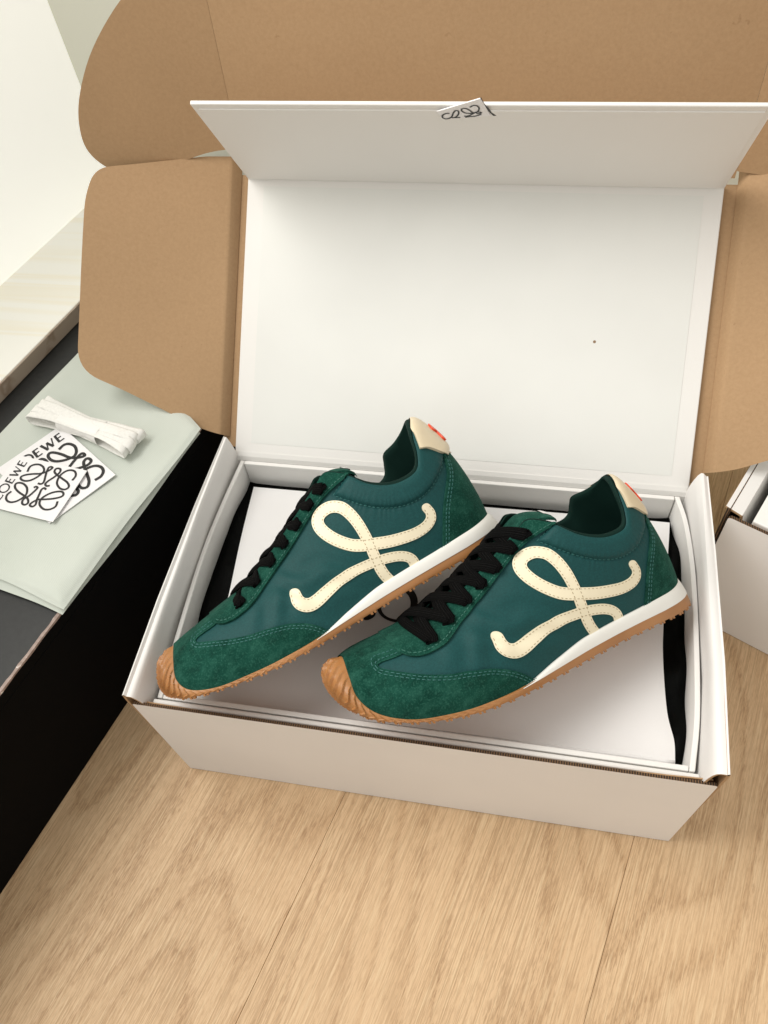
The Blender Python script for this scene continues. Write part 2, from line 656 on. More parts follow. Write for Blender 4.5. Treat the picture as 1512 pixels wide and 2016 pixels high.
lp = [
    [(-.0008, .0006), (-.0028, .07), (-.0042, .1375), (-.0008, .1418), (.0035, .1400), (.0080, .128), (.0086, .10), (.0080, .05), (.0078, .004)],
    [(-.0008, .0006), (-.0028, .07), (-.0044, .1390), (-.0008, .1432), (.0025, .1420), (.0046, .128), (.0040, .10), (.0040, .05), (.0040, .004)],
    [(-.0008, .0006), (-.0018, .07), (-.0026, .1400), (.0004, .1450), (.0030, .1440), (.0044, .128), (.0040, .10), (.0040, .05), (.0040, .004)],
    [(-.0008, .0006), (-.0008, .07), (.0002, .1400), (.0024, .1465), (.0044, .1440), (.0072, .128), (.0074, .10), (.0070, .05), (.0070, .004)],
]
side_wall('left_side_wall', lp, [0.0012, 0.07, 0.15, 0.2165])
X = W
rp_ = [
    [(X + .0008, .0006), (X + .0016, .07), (X + .0028, .1440), (X + .0008, .1500), (X - .0052, .1475), (X - .0078, .128), (X - .0080, .10), (X - .0078, .05), (X - .0076, .004)],
    [(X + .0008, .0006), (X + .0024, .07), (X + .0050, .1430), (X + .0034, .1492), (X - .0020, .1470), (X - .0018, .128), (X - .0012, .10), (X - .0012, .05), (X - .0012, .004)],
    [(X + .0008, .0006), (X + .0026, .07), (X + .0056, .1400), (X + .0042, .1472), (X - .0012, .1460), (X - .0012, .128), (X - .0008, .10), (X - .0008, .05), (X - .0008, .004)],
    [(X + .0008, .0006), (X + .0024, .07), (X + .0056, .1375), (X + .0038, .1450), (X - .0010, .1472), (X - .0052, .128), (X - .0056, .10), (X - .0056, .05), (X - .0056, .004)],
]
side_wall('right_side_wall', rp_, [0.0012, 0.07, 0.15, 0.2165])
# kraft corner tabs folded behind the front panel
plate('corner_tab', round_poly([(0, 0), (0.05, 0), (0.05, 0.122), (0, 0.126)], [0, 0, .01, .002], 4), (0.0012, 0.0033, 0.004), (1, 0, 0), (0, 0, 1), 0.0008, [KRAFT, KRAFT, KRAFT], ct)
plate('corner_tab', round_poly([(0, 0), (-0.05, 0), (-0.05, 0.122), (0, 0.128)][::-1], [.002, .01, 0, 0], 4), (W - 0.0012, 0.0033, 0.004), (1, 0, 0), (0, 0, 1), 0.0008, [KRAFT, KRAFT, KRAFT], ct)

TL = math.radians(41.7)
AX = np.array([0, math.cos(TL), math.sin(TL)])
NL = np.array([0, -math.sin(TL), math.cos(TL)])
HG = np.array([0, 0.219, 0.132])
LL = 0.212
KM = [KRAFT, WHITE_CARD, KRAFT]
plate('lid_panel', [(-0.0065, 0.0), (0.3665, 0.0), (0.3665, LL), (-0.0065, LL)], HG - NL * 0.0072, (1, 0, 0), AX, 0.0026, KM, ct)


def bent_flap(name, outline, origin, out, up, nrm, th, curl, crease=0.004, res=0.006):
    """a board flap: outline in (a outwards, b up), curled by curl(a,b) along the normal; triangulated densely through a fan grid"""
    import bmesh
    bm = bmesh.new()
    vs = [bm.verts.new((a, b, 0)) for a, b in outline]
    bm.faces.new(vs)
    lo = np.min(outline, axis=0); hi = np.max(outline, axis=0)
    for axis, (l, h) in enumerate(zip(lo, hi)):
        for s in ([0.003, 0.0065, 0.0075, 0.0095] if axis == 0 else []) + list(np.arange(l + 0.012, h, 0.012)):
            co = [0, 0, 0]; no = [0, 0, 0]
            co[axis] = float(s); no[axis] = 1
            bmesh.ops.bisect_plane(bm, geom=bm.verts[:] + bm.edges[:] + bm.faces[:], plane_co=co, plane_no=no)
    bm.normal_update()
    bm.verts.index_update()
    P2 = np.array([v.co[:2] for v in bm.verts])
    faces = [[v.index for v in f.verts] for f in bm.faces]
    bedge = [(e.verts[0].index, e.verts[1].index) for e in bm.edges if len(e.link_faces) == 1]
    bm.free()
    o = np.array(origin, float); u = np.array(out, float); v = np.array(up, float); n_ = np.array(nrm, float)
    c = np.array([curl(a, b) for a, b in P2])
    P = o + P2[:, :1] * u + P2[:, 1:] * v + c[:, None] * n_
    if np.dot(np.cross(u, v), n_) < 0:
        faces = [f[::-1] for f in faces]
    # make the first side look along nrm
    n = len(P)
    V = np.vstack([P, P - n_ * th])
    chk = faces[0]
    nn = np.cross(P[chk[1]] - P[chk[0]], P[chk[2]] - P[chk[1]])
    if nn @ n_ < 0:
        faces = [f[::-1] for f in faces]
    F = list(faces) + [[i + n for i in f[::-1]] for f in faces]
    mi = [0] * len(faces) + [1] * len(faces)
    for a, b in bedge:
        F.append([a, b, b + n, a + n]); mi.append(2)
    return mk(name, V, F, KM, ct, smooth=True, midx=mi, sharp=35)


EA = math.radians(16)
earL = [(0.0, 0.008), (0.020, 0.012), (0.083, 0.039), (0.118, 0.052), (0.1145, 0.182), (0.108, 0.203), (0.028, 0.2205), (0.0, 0.2235)]
earL = round_poly(earL, [0.001, 0.01, 0.008, 0.030, 0.016, 0.020, 0.004, 0.001], 8)
dl = np.array([-math.cos(EA), 0, 0]) + math.sin(EA) * NL
nlL = np.cross(AX, dl); nlL = nlL if nlL @ NL > 0 else -nlL
curl = lambda a, b: -0.0066 * max(0.0, 1 - a / 0.007) + 0.0055 * (a / 0.115) ** 2 + 0.0012 * math.sin(b * 38 + a * 20) * min(1, a / 0.02)
bent_flap('side_flap', earL, HG + np.array([0.0008, 0, 0]), dl, AX, nlL, 0.0024, curl)
dr_ = np.array([math.cos(EA), 0, 0]) + math.sin(EA) * NL
nlR = np.cross(dr_, AX); nlR = nlR if nlR @ NL > 0 else -nlR
bent_flap('side_flap', earL, HG + np.array([W + 0.0035, 0, 0]), dr_, AX, nlR, 0.0024, curl)

# front tuck flap standing up from the lid, with its two wings
TB = math.radians(86)
AT = np.array([0, math.cos(TB), math.sin(TB)])
NT = np.array([0, -math.sin(TB), math.cos(TB)])
LT = HG + LL * AX + np.array([0, 0.0015, 0.0015])
plate('tuck_flap', [(0.0025, 0.0), (0.3615, 0.0), (0.3615, 0.135), (0.0025, 0.135)], LT, (1, 0, 0), AT, 0.0026, KM, ct)
WA = math.radians(9)
wing = [(0.0, 0.0165), (0.024, 0.0145), (0.054, 0.0075), (0.082, 0.0045), (0.101, 0.008), (0.113, 0.022), (0.1135, 0.040), (0.105, 0.063), (0.085, 0.092), (0.055, 0.120), (0.030, 0.132), (0.0, 0.135)]
wing = [tuple(p) for p in catmull(wing, 60)]
dwl = np.array([-math.cos(WA), 0, 0]) + math.sin(WA) * NT
nw = np.cross(AT, dwl); nw = nw if nw @ NT > 0 else -nw
wc = lambda a, b: 0.004 * (a / 0.11) ** 2
bent_flap('tuck_wing', wing, LT + np.array([0.0023, 0, 0]), dwl, AT, nw, 0.0024, wc)
dwr = np.array([math.cos(WA), 0, 0]) + math.sin(WA) * NT
nw2 = np.cross(AT, dwr); nw2 = nw2 if nw2 @ NT > 0 else -nw2
bent_flap('tuck_wing', [(a, b - 0.013 * (1 - b / 0.135)) for a, b in wing], LT + np.array([0.3617, 0, 0]), dwr, AT, nw2, 0.0024, wc)

# ------------------------------------------------------------------ SHOE BOX
sb = thing('shoe_box', 'rigid white shoe box with its hinged lid folded back, inside the carton', 'shoe box', (0.18, 0.11, 0.0045))
RZ = 0.124


def bowed_wall(name, path_out, path_in, z0, z1, mat):
    n = len(path_out)
    V, F = [], []
    for (a, b) in zip(path_out, path_in):
        for (p, z) in ((a, z0), (a, z1), (b, z1), (b, z0)):
            V.append((p[0], p[1], z))
    for i in range(n - 1):
        for j in range(4):
            F.append((i * 4 + j, i * 4 + (j + 1) % 4, i * 4 + 4 + (j + 1) % 4, i * 4 + 4 + j))
    F.append((0, 3, 2, 1)); b = (n - 1) * 4
    F.append((b, b + 1, b + 2, b + 3))
    o = mk(name, V, F, mat, sb, smooth=True, sharp=40)
    return bevel(o, 0.0006, 2)


wt = 0.0034
rimL = catmull([(.0109, .2125), (.0070, .165), (.0055, .1180), (.0084, .0486), (.0108, .0095)], 24)
rimR = catmull([(.3500, .2125), (.3550, .190), (.3578, .155), (.3578, .1108), (.3555, .048), (.3505, .0095)], 28)
inL = rimL + np.array([wt, 0]); inR = rimR - np.array([wt, 0])
bowed_wall('left_wall', rimL, inL, 0.0075, RZ, WHITE_RIGID)
bowed_wall('right_wall', rimR, inR, 0.0075, RZ, WHITE_RIGID)
box('front_wall', (0.0144, 0.0095, 0.0075), (0.3469, 0.0129, RZ - 0.0003), WHITE_RIGID, sb, 0.0006)
box('back_wall', (0.0145, 0.2093, 0.0075), (0.3464, 0.2127, RZ - 0.0002), WHITE_RIGID, sb, 0.0006)
box('base', (0.0055, 0.0045, 0.0045), (0.3545, 0.2165, 0.0074), WHITE_RIGID, sb, 0.0004)
box('front_lip', (0.0100, 0.0046, 0.0075), (0.3524, 0.0078, 0.1268), WHITE_RIGID, sb, 0.0011)
# spine, lid panel, lid flap
LQ = np.array([0, 0.2171, 0.1256])
FBm = math.radians(124.9)
AF = np.array([0, math.cos(FBm), math.sin(FBm)])
box('spine', (0.0052, 0.2145, 0.0075), (0.3562, 0.2172, 0.1220), WHITE_RIGID, sb, 0.0004)


def lid_board(name, origin, au, nu, ln, x0, x1, bow=0.0):
    xs = np.linspace(x0, x1, 24); ss = np.linspace(0, ln, 14)
    top, bot = [], []
    for x in xs:
        for s in ss:
            t = (x - x0) / (x1 - x0)
            p = np.array([x, 0, 0]) + np.array([0, origin[1], origin[2]]) + au * s + nu * bow * math.sin(math.pi * t) * math.sin(math.pi * s / ln)
            top.append(p); bot.append(p - nu * 0.0026)
    n = len(top)
    F = grid_faces(24, 14) + grid_faces(24, 14, off=n, flip=True)
    bd = [i * 14 for i in range(24)] + [23 * 14 + j for j in range(1, 14)] + [i * 14 + 13 for i in range(22, -1, -1)] + [j for j in range(12, 0, -1)]
    for a, b in zip(bd, bd[1:] + bd[:1]):
        F.append((a, a + n, b + n, b))
    o = mk(name, np.vstack([top, bot]), F, WHITE_RIGID, sb, smooth=True, sharp=35)
    return bevel(o, 0.0006, 2)


NLID = np.array([0, -math.sin(0.7287), math.cos(0.7287)])
ALID = np.array([0, math.cos(0.7287), math.sin(0.7287)])
NF = np.array([0, -math.sin(FBm), math.cos(FBm)])
lid = lid_board('lid_panel', LQ, ALID, NLID, 0.2136, 0.0052, 0.3562, -0.0006)
LTOP = LQ + ALID * 0.2137
flap = lid_board('lid_flap', LTOP, AF, NF, 0.1104, 0.0052, 0.3562, 0.0006)
# inset lining sheets glued to the lid; one small brown fleck on it
LINPAP = mat_paper('lining_paper', (0.775, 0.783, 0.755), 0.65, 0.03)
_t = LINPAP.node_tree
_b = _t.nodes['Principled BSDF']
_src = _b.inputs['Base Color'].links[0].from_socket
_d = _t.nodes.new('ShaderNodeVectorMath'); _d.operation = 'DISTANCE'
_tc = _t.nodes.new('ShaderNodeTexCoord')
_t.links.new(_tc.outputs['Object'], _d.inputs[0])
_d.inputs[1].default_value = (0.2783 - 0.18, 0.2944 - 0.11, 0.1949 - 0.0045)
_l = _t.nodes.new('ShaderNodeMath'); _l.operation = 'LESS_THAN'
_t.links.new(_d.outputs['Value'], _l.inputs[0]); _l.inputs[1].default_value = 0.0011
_m = _t.nodes.new('ShaderNodeMix'); _m.data_type = 'RGBA'
_t.links.new(_l.outputs[0], _m.inputs[0]); _t.links.new(_src, _m.inputs[6]); _m.inputs[7].default_value = (0.25, 0.16, 0.09, 1)
_t.links.new(_m.outputs[2], _b.inputs['Base Color'])
plate('lid_lining', [(0.0185, 0.010), (0.3430, 0.010), (0.3430, 0.2085), (0.0185, 0.2085)], LQ + NLID * 0.0002, (1, 0, 0), ALID, 0.0006, [LINPAP] * 3, lid)
plate('flap_lining', [(0.0095, 0.003), (0.3519, 0.003), (0.3519, 0.1055), (0.0095, 0.1055)], LTOP + NF * 0.0009, (1, 0, 0), AF, 0.0009, [WHITE_RIGID] * 3, flap)
V, F = [], []
for x in (0.0054, 0.3560):
    for p in (LTOP - ALID * 0.0006 - NLID * 0.0003, LTOP + AF * 0.0006 - NF * 0.0003, LTOP + AF * 0.0006 - NF * 0.0028, LTOP + ALID * 0.0016 - NLID * 0.0030, LTOP - ALID * 0.0006 - NLID * 0.0028):
        V.append((x, p[1], p[2]))
for i in range(5):
    F.append((i, (i + 1) % 5, 5 + (i + 1) % 5, 5 + i))
mk('lid_fold', V, F, WHITE_RIGID, sb)
# hinge strip between spine and lid
V, F = [], []
for x in (0.0052, 0.3562):
    for (y, z) in ((0.2158, 0.1180), (0.2148, 0.1222), (0.2160, 0.1250), (0.2185, 0.1276), (0.2192, 0.1262), (0.2180, 0.1180)):
        V.append((x, y, z))
for i in range(6):
    F.append((i, (i + 1) % 6, 6 + (i + 1) % 6, 6 + i))
F += [(5, 4, 3, 2, 1, 0), (6, 7, 8, 9, 10, 11)]
mk('hinge_strip', V, F, WHITE_RIGID, sb)

# ------------------------------------------------------------------ TISSUE AND WHITE DUST BAG IN THE BOX


def make_tissue():
    M = Mat('black_tissue')
    v = M.coord()
    f = M.noise(v, 70, 3, 0.6, 0.5)
    M.bs('Base Color', M.ramp(f, [(0.3, (0.0012, 0.0012, 0.0012)), (0.75, (0.003, 0.0035, 0.003))]))
    M.bs('Roughness', 0.42)
    M.bs('Specular IOR Level', 0.05)
    M.bump(f, 0.35, 0.002)
    return M.m


def lerp1(xs, ys, x):
    return float(np.interp(x, xs, ys))


nx, ny = 70, 50
V = []
for i in range(nx):
    for j in range(ny):
        s, t = i / (nx - 1), j / (ny - 1)
        y = 0.0135 + t * (0.2087 - 0.0135)
        xl = np.interp(y, inL[::-1, 1], inL[::-1, 0]) + 0.0005
        xr = np.interp(y, inR[::-1, 1], inR[::-1, 0]) - 0.0005
        x = xl + s * (xr - xl)
        e = min(s, 1 - s) * (xr - xl)
        z = 0.0985 + 0.0022 * math.sin(y * 140 + 3 * math.sin(x * 60)) * math.exp(-e / 0.02) * (1 if s > 0.5 else 0.25) + 0.0035 * math.exp(-e / 0.004) * (0.3 + 0.7 * abs(math.sin(y * 47)))
        z = min(z, 0.1015) if e > 0.012 else z
        V.append((x, y, z))
ti = mk('black_tissue_paper', V, grid_faces(nx, ny), make_tissue(), smooth=True)
so = ti.modifiers.new('thick', 'SOLIDIFY'); so.thickness = 0.0006; so.offset = -1
setp(ti, 'black tissue paper lining the white shoe box around the white dust bag', 'tissue paper')

db = thing('white_dust_bag', 'flat white folded dust bag under the two sneakers in the shoe box', 'dust bag', (0.18, 0.115, 0.1008))
left = catmull([(.0200, .2022), (.0240, .150), (.0292, .0926), (.030, .05), (.029, .0185)], 40)
right = catmull([(.3466, .2022), (.3455, .1864), (.3400, .1201), (.3387, .0905), (.3401, .0539), (.3438, .0349), (.3439, .0218)], 40)
nx, ny = 60, 40
top, bot = [], []
for i in range(nx):
    for j in range(ny):
        s = i / (nx - 1)
        p = left[j] * (1 - s) + right[j] * s
        e = min(s, 1 - s) * 0.32
        z = 0.1045 + 0.0006 * math.sin(p[0] * 33 + 1.3) * math.cos(p[1] * 41) + 0.0008 * math.sin(p[0] * 12 + p[1] * 18)
        edge = min(e, (1 - j / (ny - 1)) * 0.19, (j / (ny - 1)) * 0.19)
        zt = z - 0.0006 * math.exp(-edge / 0.0012)
        top.append((p[0], p[1], zt)); bot.append((p[0] * 0.998 + 0.0004, p[1], 0.1018))
n = len(top)
F = grid_faces(nx, ny, flip=True) + grid_faces(nx, ny, off=n)
bd = [i * ny for i in range(nx)] + [(nx - 1) * ny + j for j in range(1, ny)] + [i * ny + ny - 1 for i in range(nx - 2, -1, -1)] + [j for j in range(ny - 2, 0, -1)]
for a, b in zip(bd, bd[1:] + bd[:1]):
    F.append((a, b, b + n, a + n))
mk('bag_sheet', np.vstack([top, bot]), F, WHITE_PAPER, db, smooth=True, sharp=50)
# front fold of the bag hanging down a little before the box wall
V = []
for i in range(50):
    s = i / 49
    a = left[-1] * (1 - s) + right[-1] * s
    for (dy, z) in ((0.0004, 0.1036), (-0.0012, 0.1028), (-0.0022, 0.1005), (-0.0026, 0.0990), (-0.0020, 0.0990)):
        V.append((a[0], a[1] + dy + 0.0003 * math.sin(s * 30), z))
fo = mk('front_fold', V, grid_faces(50, 5, flip=True), WHITE_PAPER, db, smooth=True)
so = fo.modifiers.new('thick', 'SOLIDIFY'); so.thickness = 0.0006


# ------------------------------------------------------------------ PRINTED EMBLEM AND LETTERS (card units: X 0..1 along the text, Y 0..1 up)
BRp, TRv, BLv = np.array([615., 1165.]), np.array([390., -585.]), np.array([-735., -235.])
INV = np.linalg.inv(np.column_stack([TRv, BLv]))
card = lambda pts: np.array([INV @ (np.array(p, float) - BRp) for p in pts])
EMB = [card(s) for s in (
    [(370, 560), (395, 505), (440, 478), (500, 478), (540, 510), (548, 555), (520, 590), (470, 630), (400, 665), (340, 670), (300, 650), (300, 620), (340, 600), (420, 590), (500, 590), (560, 575), (610, 550), (640, 525), (625, 512), (600, 520), (580, 560), (560, 620), (540, 690), (510, 715), (475, 705)],
    [(840, 690), (880, 640), (880, 590), (840, 565), (780, 575), (720, 620), (685, 680), (680, 730), (710, 780), (760, 793), (800, 765), (790, 715), (740, 665), (690, 620), (660, 580), (670, 545), (700, 535), (725, 550), (710, 590), (650, 640), (590, 680), (555, 715), (565, 740), (600, 740)],
    [(195, 790), (150, 830), (140, 880), (170, 915), (230, 915), (300, 880), (350, 830), (360, 760), (330, 710), (280, 690), (240, 705), (235, 750), (270, 800), (330, 850), (365, 890), (365, 935), (330, 955), (305, 935), (320, 890), (380, 850), (440, 795), (470, 760), (455, 745), (430, 755)],
    [(675, 930), (650, 990), (590, 1020), (530, 1015), (490, 970), (490, 920), (530, 870), (620, 825), (710, 815), (740, 840), (720, 875), (640, 895), (540, 900), (470, 900), (410, 930), (385, 960), (410, 980), (445, 955), (460, 900), (490, 830), (510, 785), (540, 765), (560, 785)])]
bo = np.array([80., 885.]); bx_ = np.array([.555, -.832]); by_ = np.array([-.916, -.401])
cl = lambda pts: card([bo + bx_ * a + by_ * b for a, b in pts])
ov = [(142 + 56 * math.cos(t), 42 + 46 * math.sin(t)) for t in np.linspace(0, 2 * math.pi, 25)]
TXT = [(cl([(4, 85), (4, 0)]), 15), (cl([(0, 4), (58, 4)]), 9), (cl([(56, 2), (60, 16)]), 7), (cl(ov), 12)]
for x0 in (226, 466):
    TXT += [(cl([(x0 + 4, 85), (x0 + 4, 0)]), 15), (cl([(x0, 4), (x0 + 60, 4)]), 9), (cl([(x0, 44), (x0 + 48, 44)]), 8), (cl([(x0, 81), (x0 + 56, 81)]), 9)]
TXT += [(cl([(314, 85), (346, 0)]), 16), (cl([(346, 2), (374, 72)]), 8), (cl([(372, 72), (404, 0)]), 16), (cl([(404, 2), (434, 85)]), 8)]


def ribbons(name, strokes, to3d, scale, parent, mat, smooth_path=True, clip=None):
    """flat ink ribbons; strokes = [(pts, width)], to3d maps card (X,Y) array -> 3D"""
    V, F = [], []
    for pts, w in strokes:
        q = catmull(pts, max(2, len(pts) * 8)) if smooth_path and len(pts) > 2 else np.asarray(pts, float)
        q = np.column_stack([q[:, 0] * 0.048, q[:, 1] * 0.062]) * scale
        t = np.gradient(q, axis=0)
        t /= np.linalg.norm(t, axis=1)[:, None] + 1e-12
        nn = np.column_stack([-t[:, 1], t[:, 0]])
        hw = w * 0.5 * scale
        a, b = q + nn * hw, q - nn * hw
        o = len(V)
        m = len(q)
        if clip is not None:
            keep = [clip(p) for p in q]
        else:
            keep = [True] * m
        for k in range(m):
            V.append(to3d(a[k])); V.append(to3d(b[k]))
        for k in range(m - 1):
            if keep[k] and keep[k + 1]:
                F.append((o + 2 * k, o + 2 * k + 1, o + 2 * k + 3, o + 2 * k + 2))
    return mk(name, V, F, mat, parent)


# looped emblem printed on the white bag, mostly under the shoes
PR = [[(.1490, .1275), (.1556, .1235), (.1604, .1211), (.1638, .1181), (.1659, .1142), (.1667, .1097), (.1659, .1051), (.1642, .1012), (.1612, .0972), (.1571, .0953), (.1520, .0956), (.1477, .0971), (.1442, .0999), (.1421, .1037), (.1417, .1083), (.1440, .1150), (.1500, .1220), (.1580, .1290), (.1640, .1370), (.1620, .1440), (.1560, .1450)],
      [(.1323, .0947), (.1350, .0957), (.1383, .0979), (.1392, .1020), (.1370, .1080), (.1310, .1130), (.1250, .1110)]]
V, F = [], []
for q in PR:
    q = catmull(np.array(q), len(q) * 8)
    t_ = np.gradient(q, axis=0); t_ /= np.linalg.norm(t_, axis=1)[:, None] + 1e-9
    w_ = 0.0019 + 0.0008 * np.sin(np.linspace(0, 9, len(q)))
    nn = np.column_stack([-t_[:, 1], t_[:, 0]]) * w_[:, None]
    o_ = len(V)
    for k in range(len(q)):
        for p in (q[k] + nn[k], q[k] - nn[k]):
            V.append((p[0], p[1], 0.1045 + 0.0006 * math.sin(p[0] * 33 + 1.3) * math.cos(p[1] * 41) + 0.0008 * math.sin(p[0] * 12 + p[1] * 18) + 0.0003))
    F += [(o_ + 2 * k, o_ + 2 * k + 1, o_ + 2 * k + 3, o_ + 2 * k + 2) for k in range(len(q) - 1)]
mk('printed_emblem', V, F, INK, db)

# ------------------------------------------------------------------ SNEAKER GEOMETRY (local: x toe->heel, -y near side, z up, metres)
KEYS = [
    # F (feather line)          C (top line)              a1 (up from F)           a2 (out from C)          E (tread edge)
    ((.0290, 0, .0455), (.0800, 0, .0515), (.012, 0, .0030), (-.017, 0, -.0015), (.0115, 0, .0180)),
    ((.0265, -.0170, .0370), (.0805, -.0030, .0515), (.006, -.004, .0080), (-.018, -.010, -.0008), (.0135, -.0130, .0165)),
    ((.0245, -.0255, .0255), (.0812, -.0055, .0516), (.004, -.004, .0130), (-.017, -.0155, -.0010), (.0180, -.0225, .0145)),
    ((.0300, -.0320, .0155), (.0830, -.0078, .0522), (.003, -.0045, .0170), (-.012, -.0185, -.0025), (.0260, -.0310, .0108)),
    ((.0450, -.0385, .0090), (.0870, -.0095, .0538), (.001, -.0035, .0200), (-.007, -.0185, -.0045), (.0430, -.0395, .0072)),
    ((.0650, -.0425, .0060), (.0950, -.0108, .0568), (0, -.0030, .0220), (-.003, -.0175, -.0075), (.0640, -.0440, .0032)),
    ((.0850, -.0440, .0040), (.1050, -.0118, .0608), (0, -.0026, .0230), (-.001, -.0155, -.0105), (.0850, -.0460, .0006)),
    ((.1120, -.0430, .0032), (.1220, -.0124, .0688), (0, -.0022, .0240), (0, -.0135, -.0145), (.1120, -.0452, -.0008)),
    ((.1350, -.0405, .0073), (.1400, -.0128, .0778), (0, -.0022, .0240), (0, -.0125, -.0185), (.1350, -.0430, -.0010)),
    ((.1560, -.0380, .0105), (.1580, -.0134, .0868), (0, -.0022, .0250), (0, -.0120, -.0225), (.1560, -.0410, -.0010)),
    ((.1680, -.0370, .0110), (.1665, -.0155, .0905), (0, -.0022, .0250), (0, -.0110, -.0245), (.1680, -.0400, -.0010)),
    ((.1780, -.0362, .0112), (.1770, -.0225, .0825), (0, -.0022, .0220), (0, -.0080, -.0225), (.1780, -.0392, -.0010)),
    ((.1880, -.0356, .0114), (.1870, -.0290, .0695), (0, -.0022, .0200), (0, -.0050, -.0195), (.1880, -.0386, -.0010)),
    ((.1980, -.0350, .0116), (.1980, -.0325, .0622), (0, -.0022, .0175), (0, -.0032, -.0170), (.1980, -.0380, -.0010)),
    ((.2080, -.0342, .0120), (.2090, -.0330, .0602), (0, -.0022, .0165), (0, -.0030, -.0160), (.2080, -.0372, -.0010)),
    ((.2180, -.0328, .0125), (.2180, -.0315, .0622), (.0005, -.0022, .0170), (.0005, -.0030, -.0170), (.2180, -.0358, -.0010)),
    ((.2290, -.0298, .0130), (.2240, -.0272, .0705), (.001, -.0025, .0185), (.0025, -.0045, -.0200), (.2295, -.0328, -.0008)),
    ((.2380, -.0246, .0138), (.2278, -.0222, .0800), (.002, -.0030, .0205), (.0065, -.0060, -.0220), (.2395, -.0272, -.0003)),
    ((.2455, -.0160, .0145), (.2325, -.0150, .0868), (.0035, -.0025, .0225), (.0110, -.0055, -.0240), (.2475, -.0178, .0006)),
    ((.2488, -.0070, .0150), (.2365, -.0066, .0898), (.0050, -.0010, .0240), (.0145, -.0025, -.0240), (.2508, -.0076, .0014)),
    ((.2495, 0, .0150), (.2380, 0, .0902), (.0055, 0, .0240), (.0160, 0, -.0240), (.2515, 0, .0018)),
]
KA = np.array(KEYS, float)                                 # 21 x 5 x 3
mir = KA[1:-1][::-1].copy(); mir[:, :, 1] *= -1
for k_, dx_, dz_ in ((19, -.0030, -.0042), (18, -.0066, -.0058), (17, -.0098, -.0020), (16, -.0078, .0012), (15, -.0040, .0020), (14, -.0014, .0008)):
    mir[19 - k_, 1, 0] += dx_; mir[19 - k_, 1, 2] += dz_
KL = np.concatenate([KA, mir]).reshape(40, 15)             # closed loop of 40 keys


def keys_at(th):
    return cr_eval(KL, np.asarray(th, float) % 40, True).reshape(-1, 5, 3)


def bez(p0, p1, p2, p3, t):
    t = np.asarray(t)[None, :, None]
    p0, p1, p2, p3 = (p[:, None, :] for p in (p0, p1, p2, p3))
    return (1 - t) ** 3 * p0 + 3 * t * (1 - t) ** 2 * p1 + 3 * t * t * (1 - t) * p2 + t ** 3 * p3


def normals(P):
    du = np.gradient(P, axis=0); dv = np.gradient(P, axis=1)
    n = np.cross(du, dv)
    n /= np.linalg.norm(n, axis=2, keepdims=True) + 1e-12
    return n


def seg_dist(p, poly, closed=False):
    """distance of points p (N,2) to polyline, with arclength parameter 0..1 of the nearest point"""
    a = np.asarray(poly, float)
    b = np.roll(a, -1, axis=0) if closed else a[1:]
    a = a if closed else a[:-1]
    best = np.full(len(p), 1e9); par = np.zeros(len(p))
    L = np.linalg.norm(b - a, axis=1); cum = np.concatenate([[0], np.cumsum(L)]); tot = cum[-1]
    for i in range(len(a)):
        d = b[i] - a[i]
        t = np.clip(((p - a[i]) @ d) / (d @ d + 1e-18), 0, 1)
        q = np.linalg.norm(p - (a[i] + t[:, None] * d), axis=1)
        m = q < best
        best[m] = q[m]; par[m] = (cum[i] + t[m] * L[i]) / tot
    return best, par


def poly_sdf(p, poly):
    """signed distance, positive inside"""
    d, _ = seg_dist(p, poly, True)
    poly = np.asarray(poly, float)
    ins = np.zeros(len(p), bool)
    n = len(poly)
    for i in range(n):
        x1, y1 = poly[i]; x2, y2 = poly[(i + 1) % n]
        c = (y1 > p[:, 1]) != (y2 > p[:, 1])
        with np.errstate(divide='ignore', invalid='ignore'):
            xi = (x2 - x1) * (p[:, 1] - y1) / (y2 - y1) + x1
        ins ^= c & (p[:, 0] < xi)
    return np.where(ins, d, -d)


mm = lambda L_: np.array(L_, float) * 1e-3
cstitch = catmull(mm([(239.5, 59.5), (232.4, 54.1), (221.2, 48.2), (210.3, 45.6), (200.4, 46.3), (191.3, 49.5), (183.3, 54.6), (177.0, 60.4), (170.8, 67.4), (164.4, 75.4)]), 60)
puff_poly = np.vstack([cstitch, mm([(176.6, 81), (179, 100), (262, 100), (262, 62), (250, 62)])])


def crumple(P):
    """soft dents in the nylon by the eyelet row and around the vamp"""
    x, z = P[..., 0], P[..., 2]
    d = 0.0010 * np.sin((x * 0.8 + z * 1.3) * 260 + 1.4 * np.sin(x * 170)) * np.exp(-((x - .125) / .03) ** 2 - ((z - .035) / .018) ** 2)
    d += 0.0009 * np.sin((x - z * .6) * 330 + 0.7) * np.exp(-((x - .098) / .018) ** 2 - ((z - .034) / .012) ** 2)
    return d


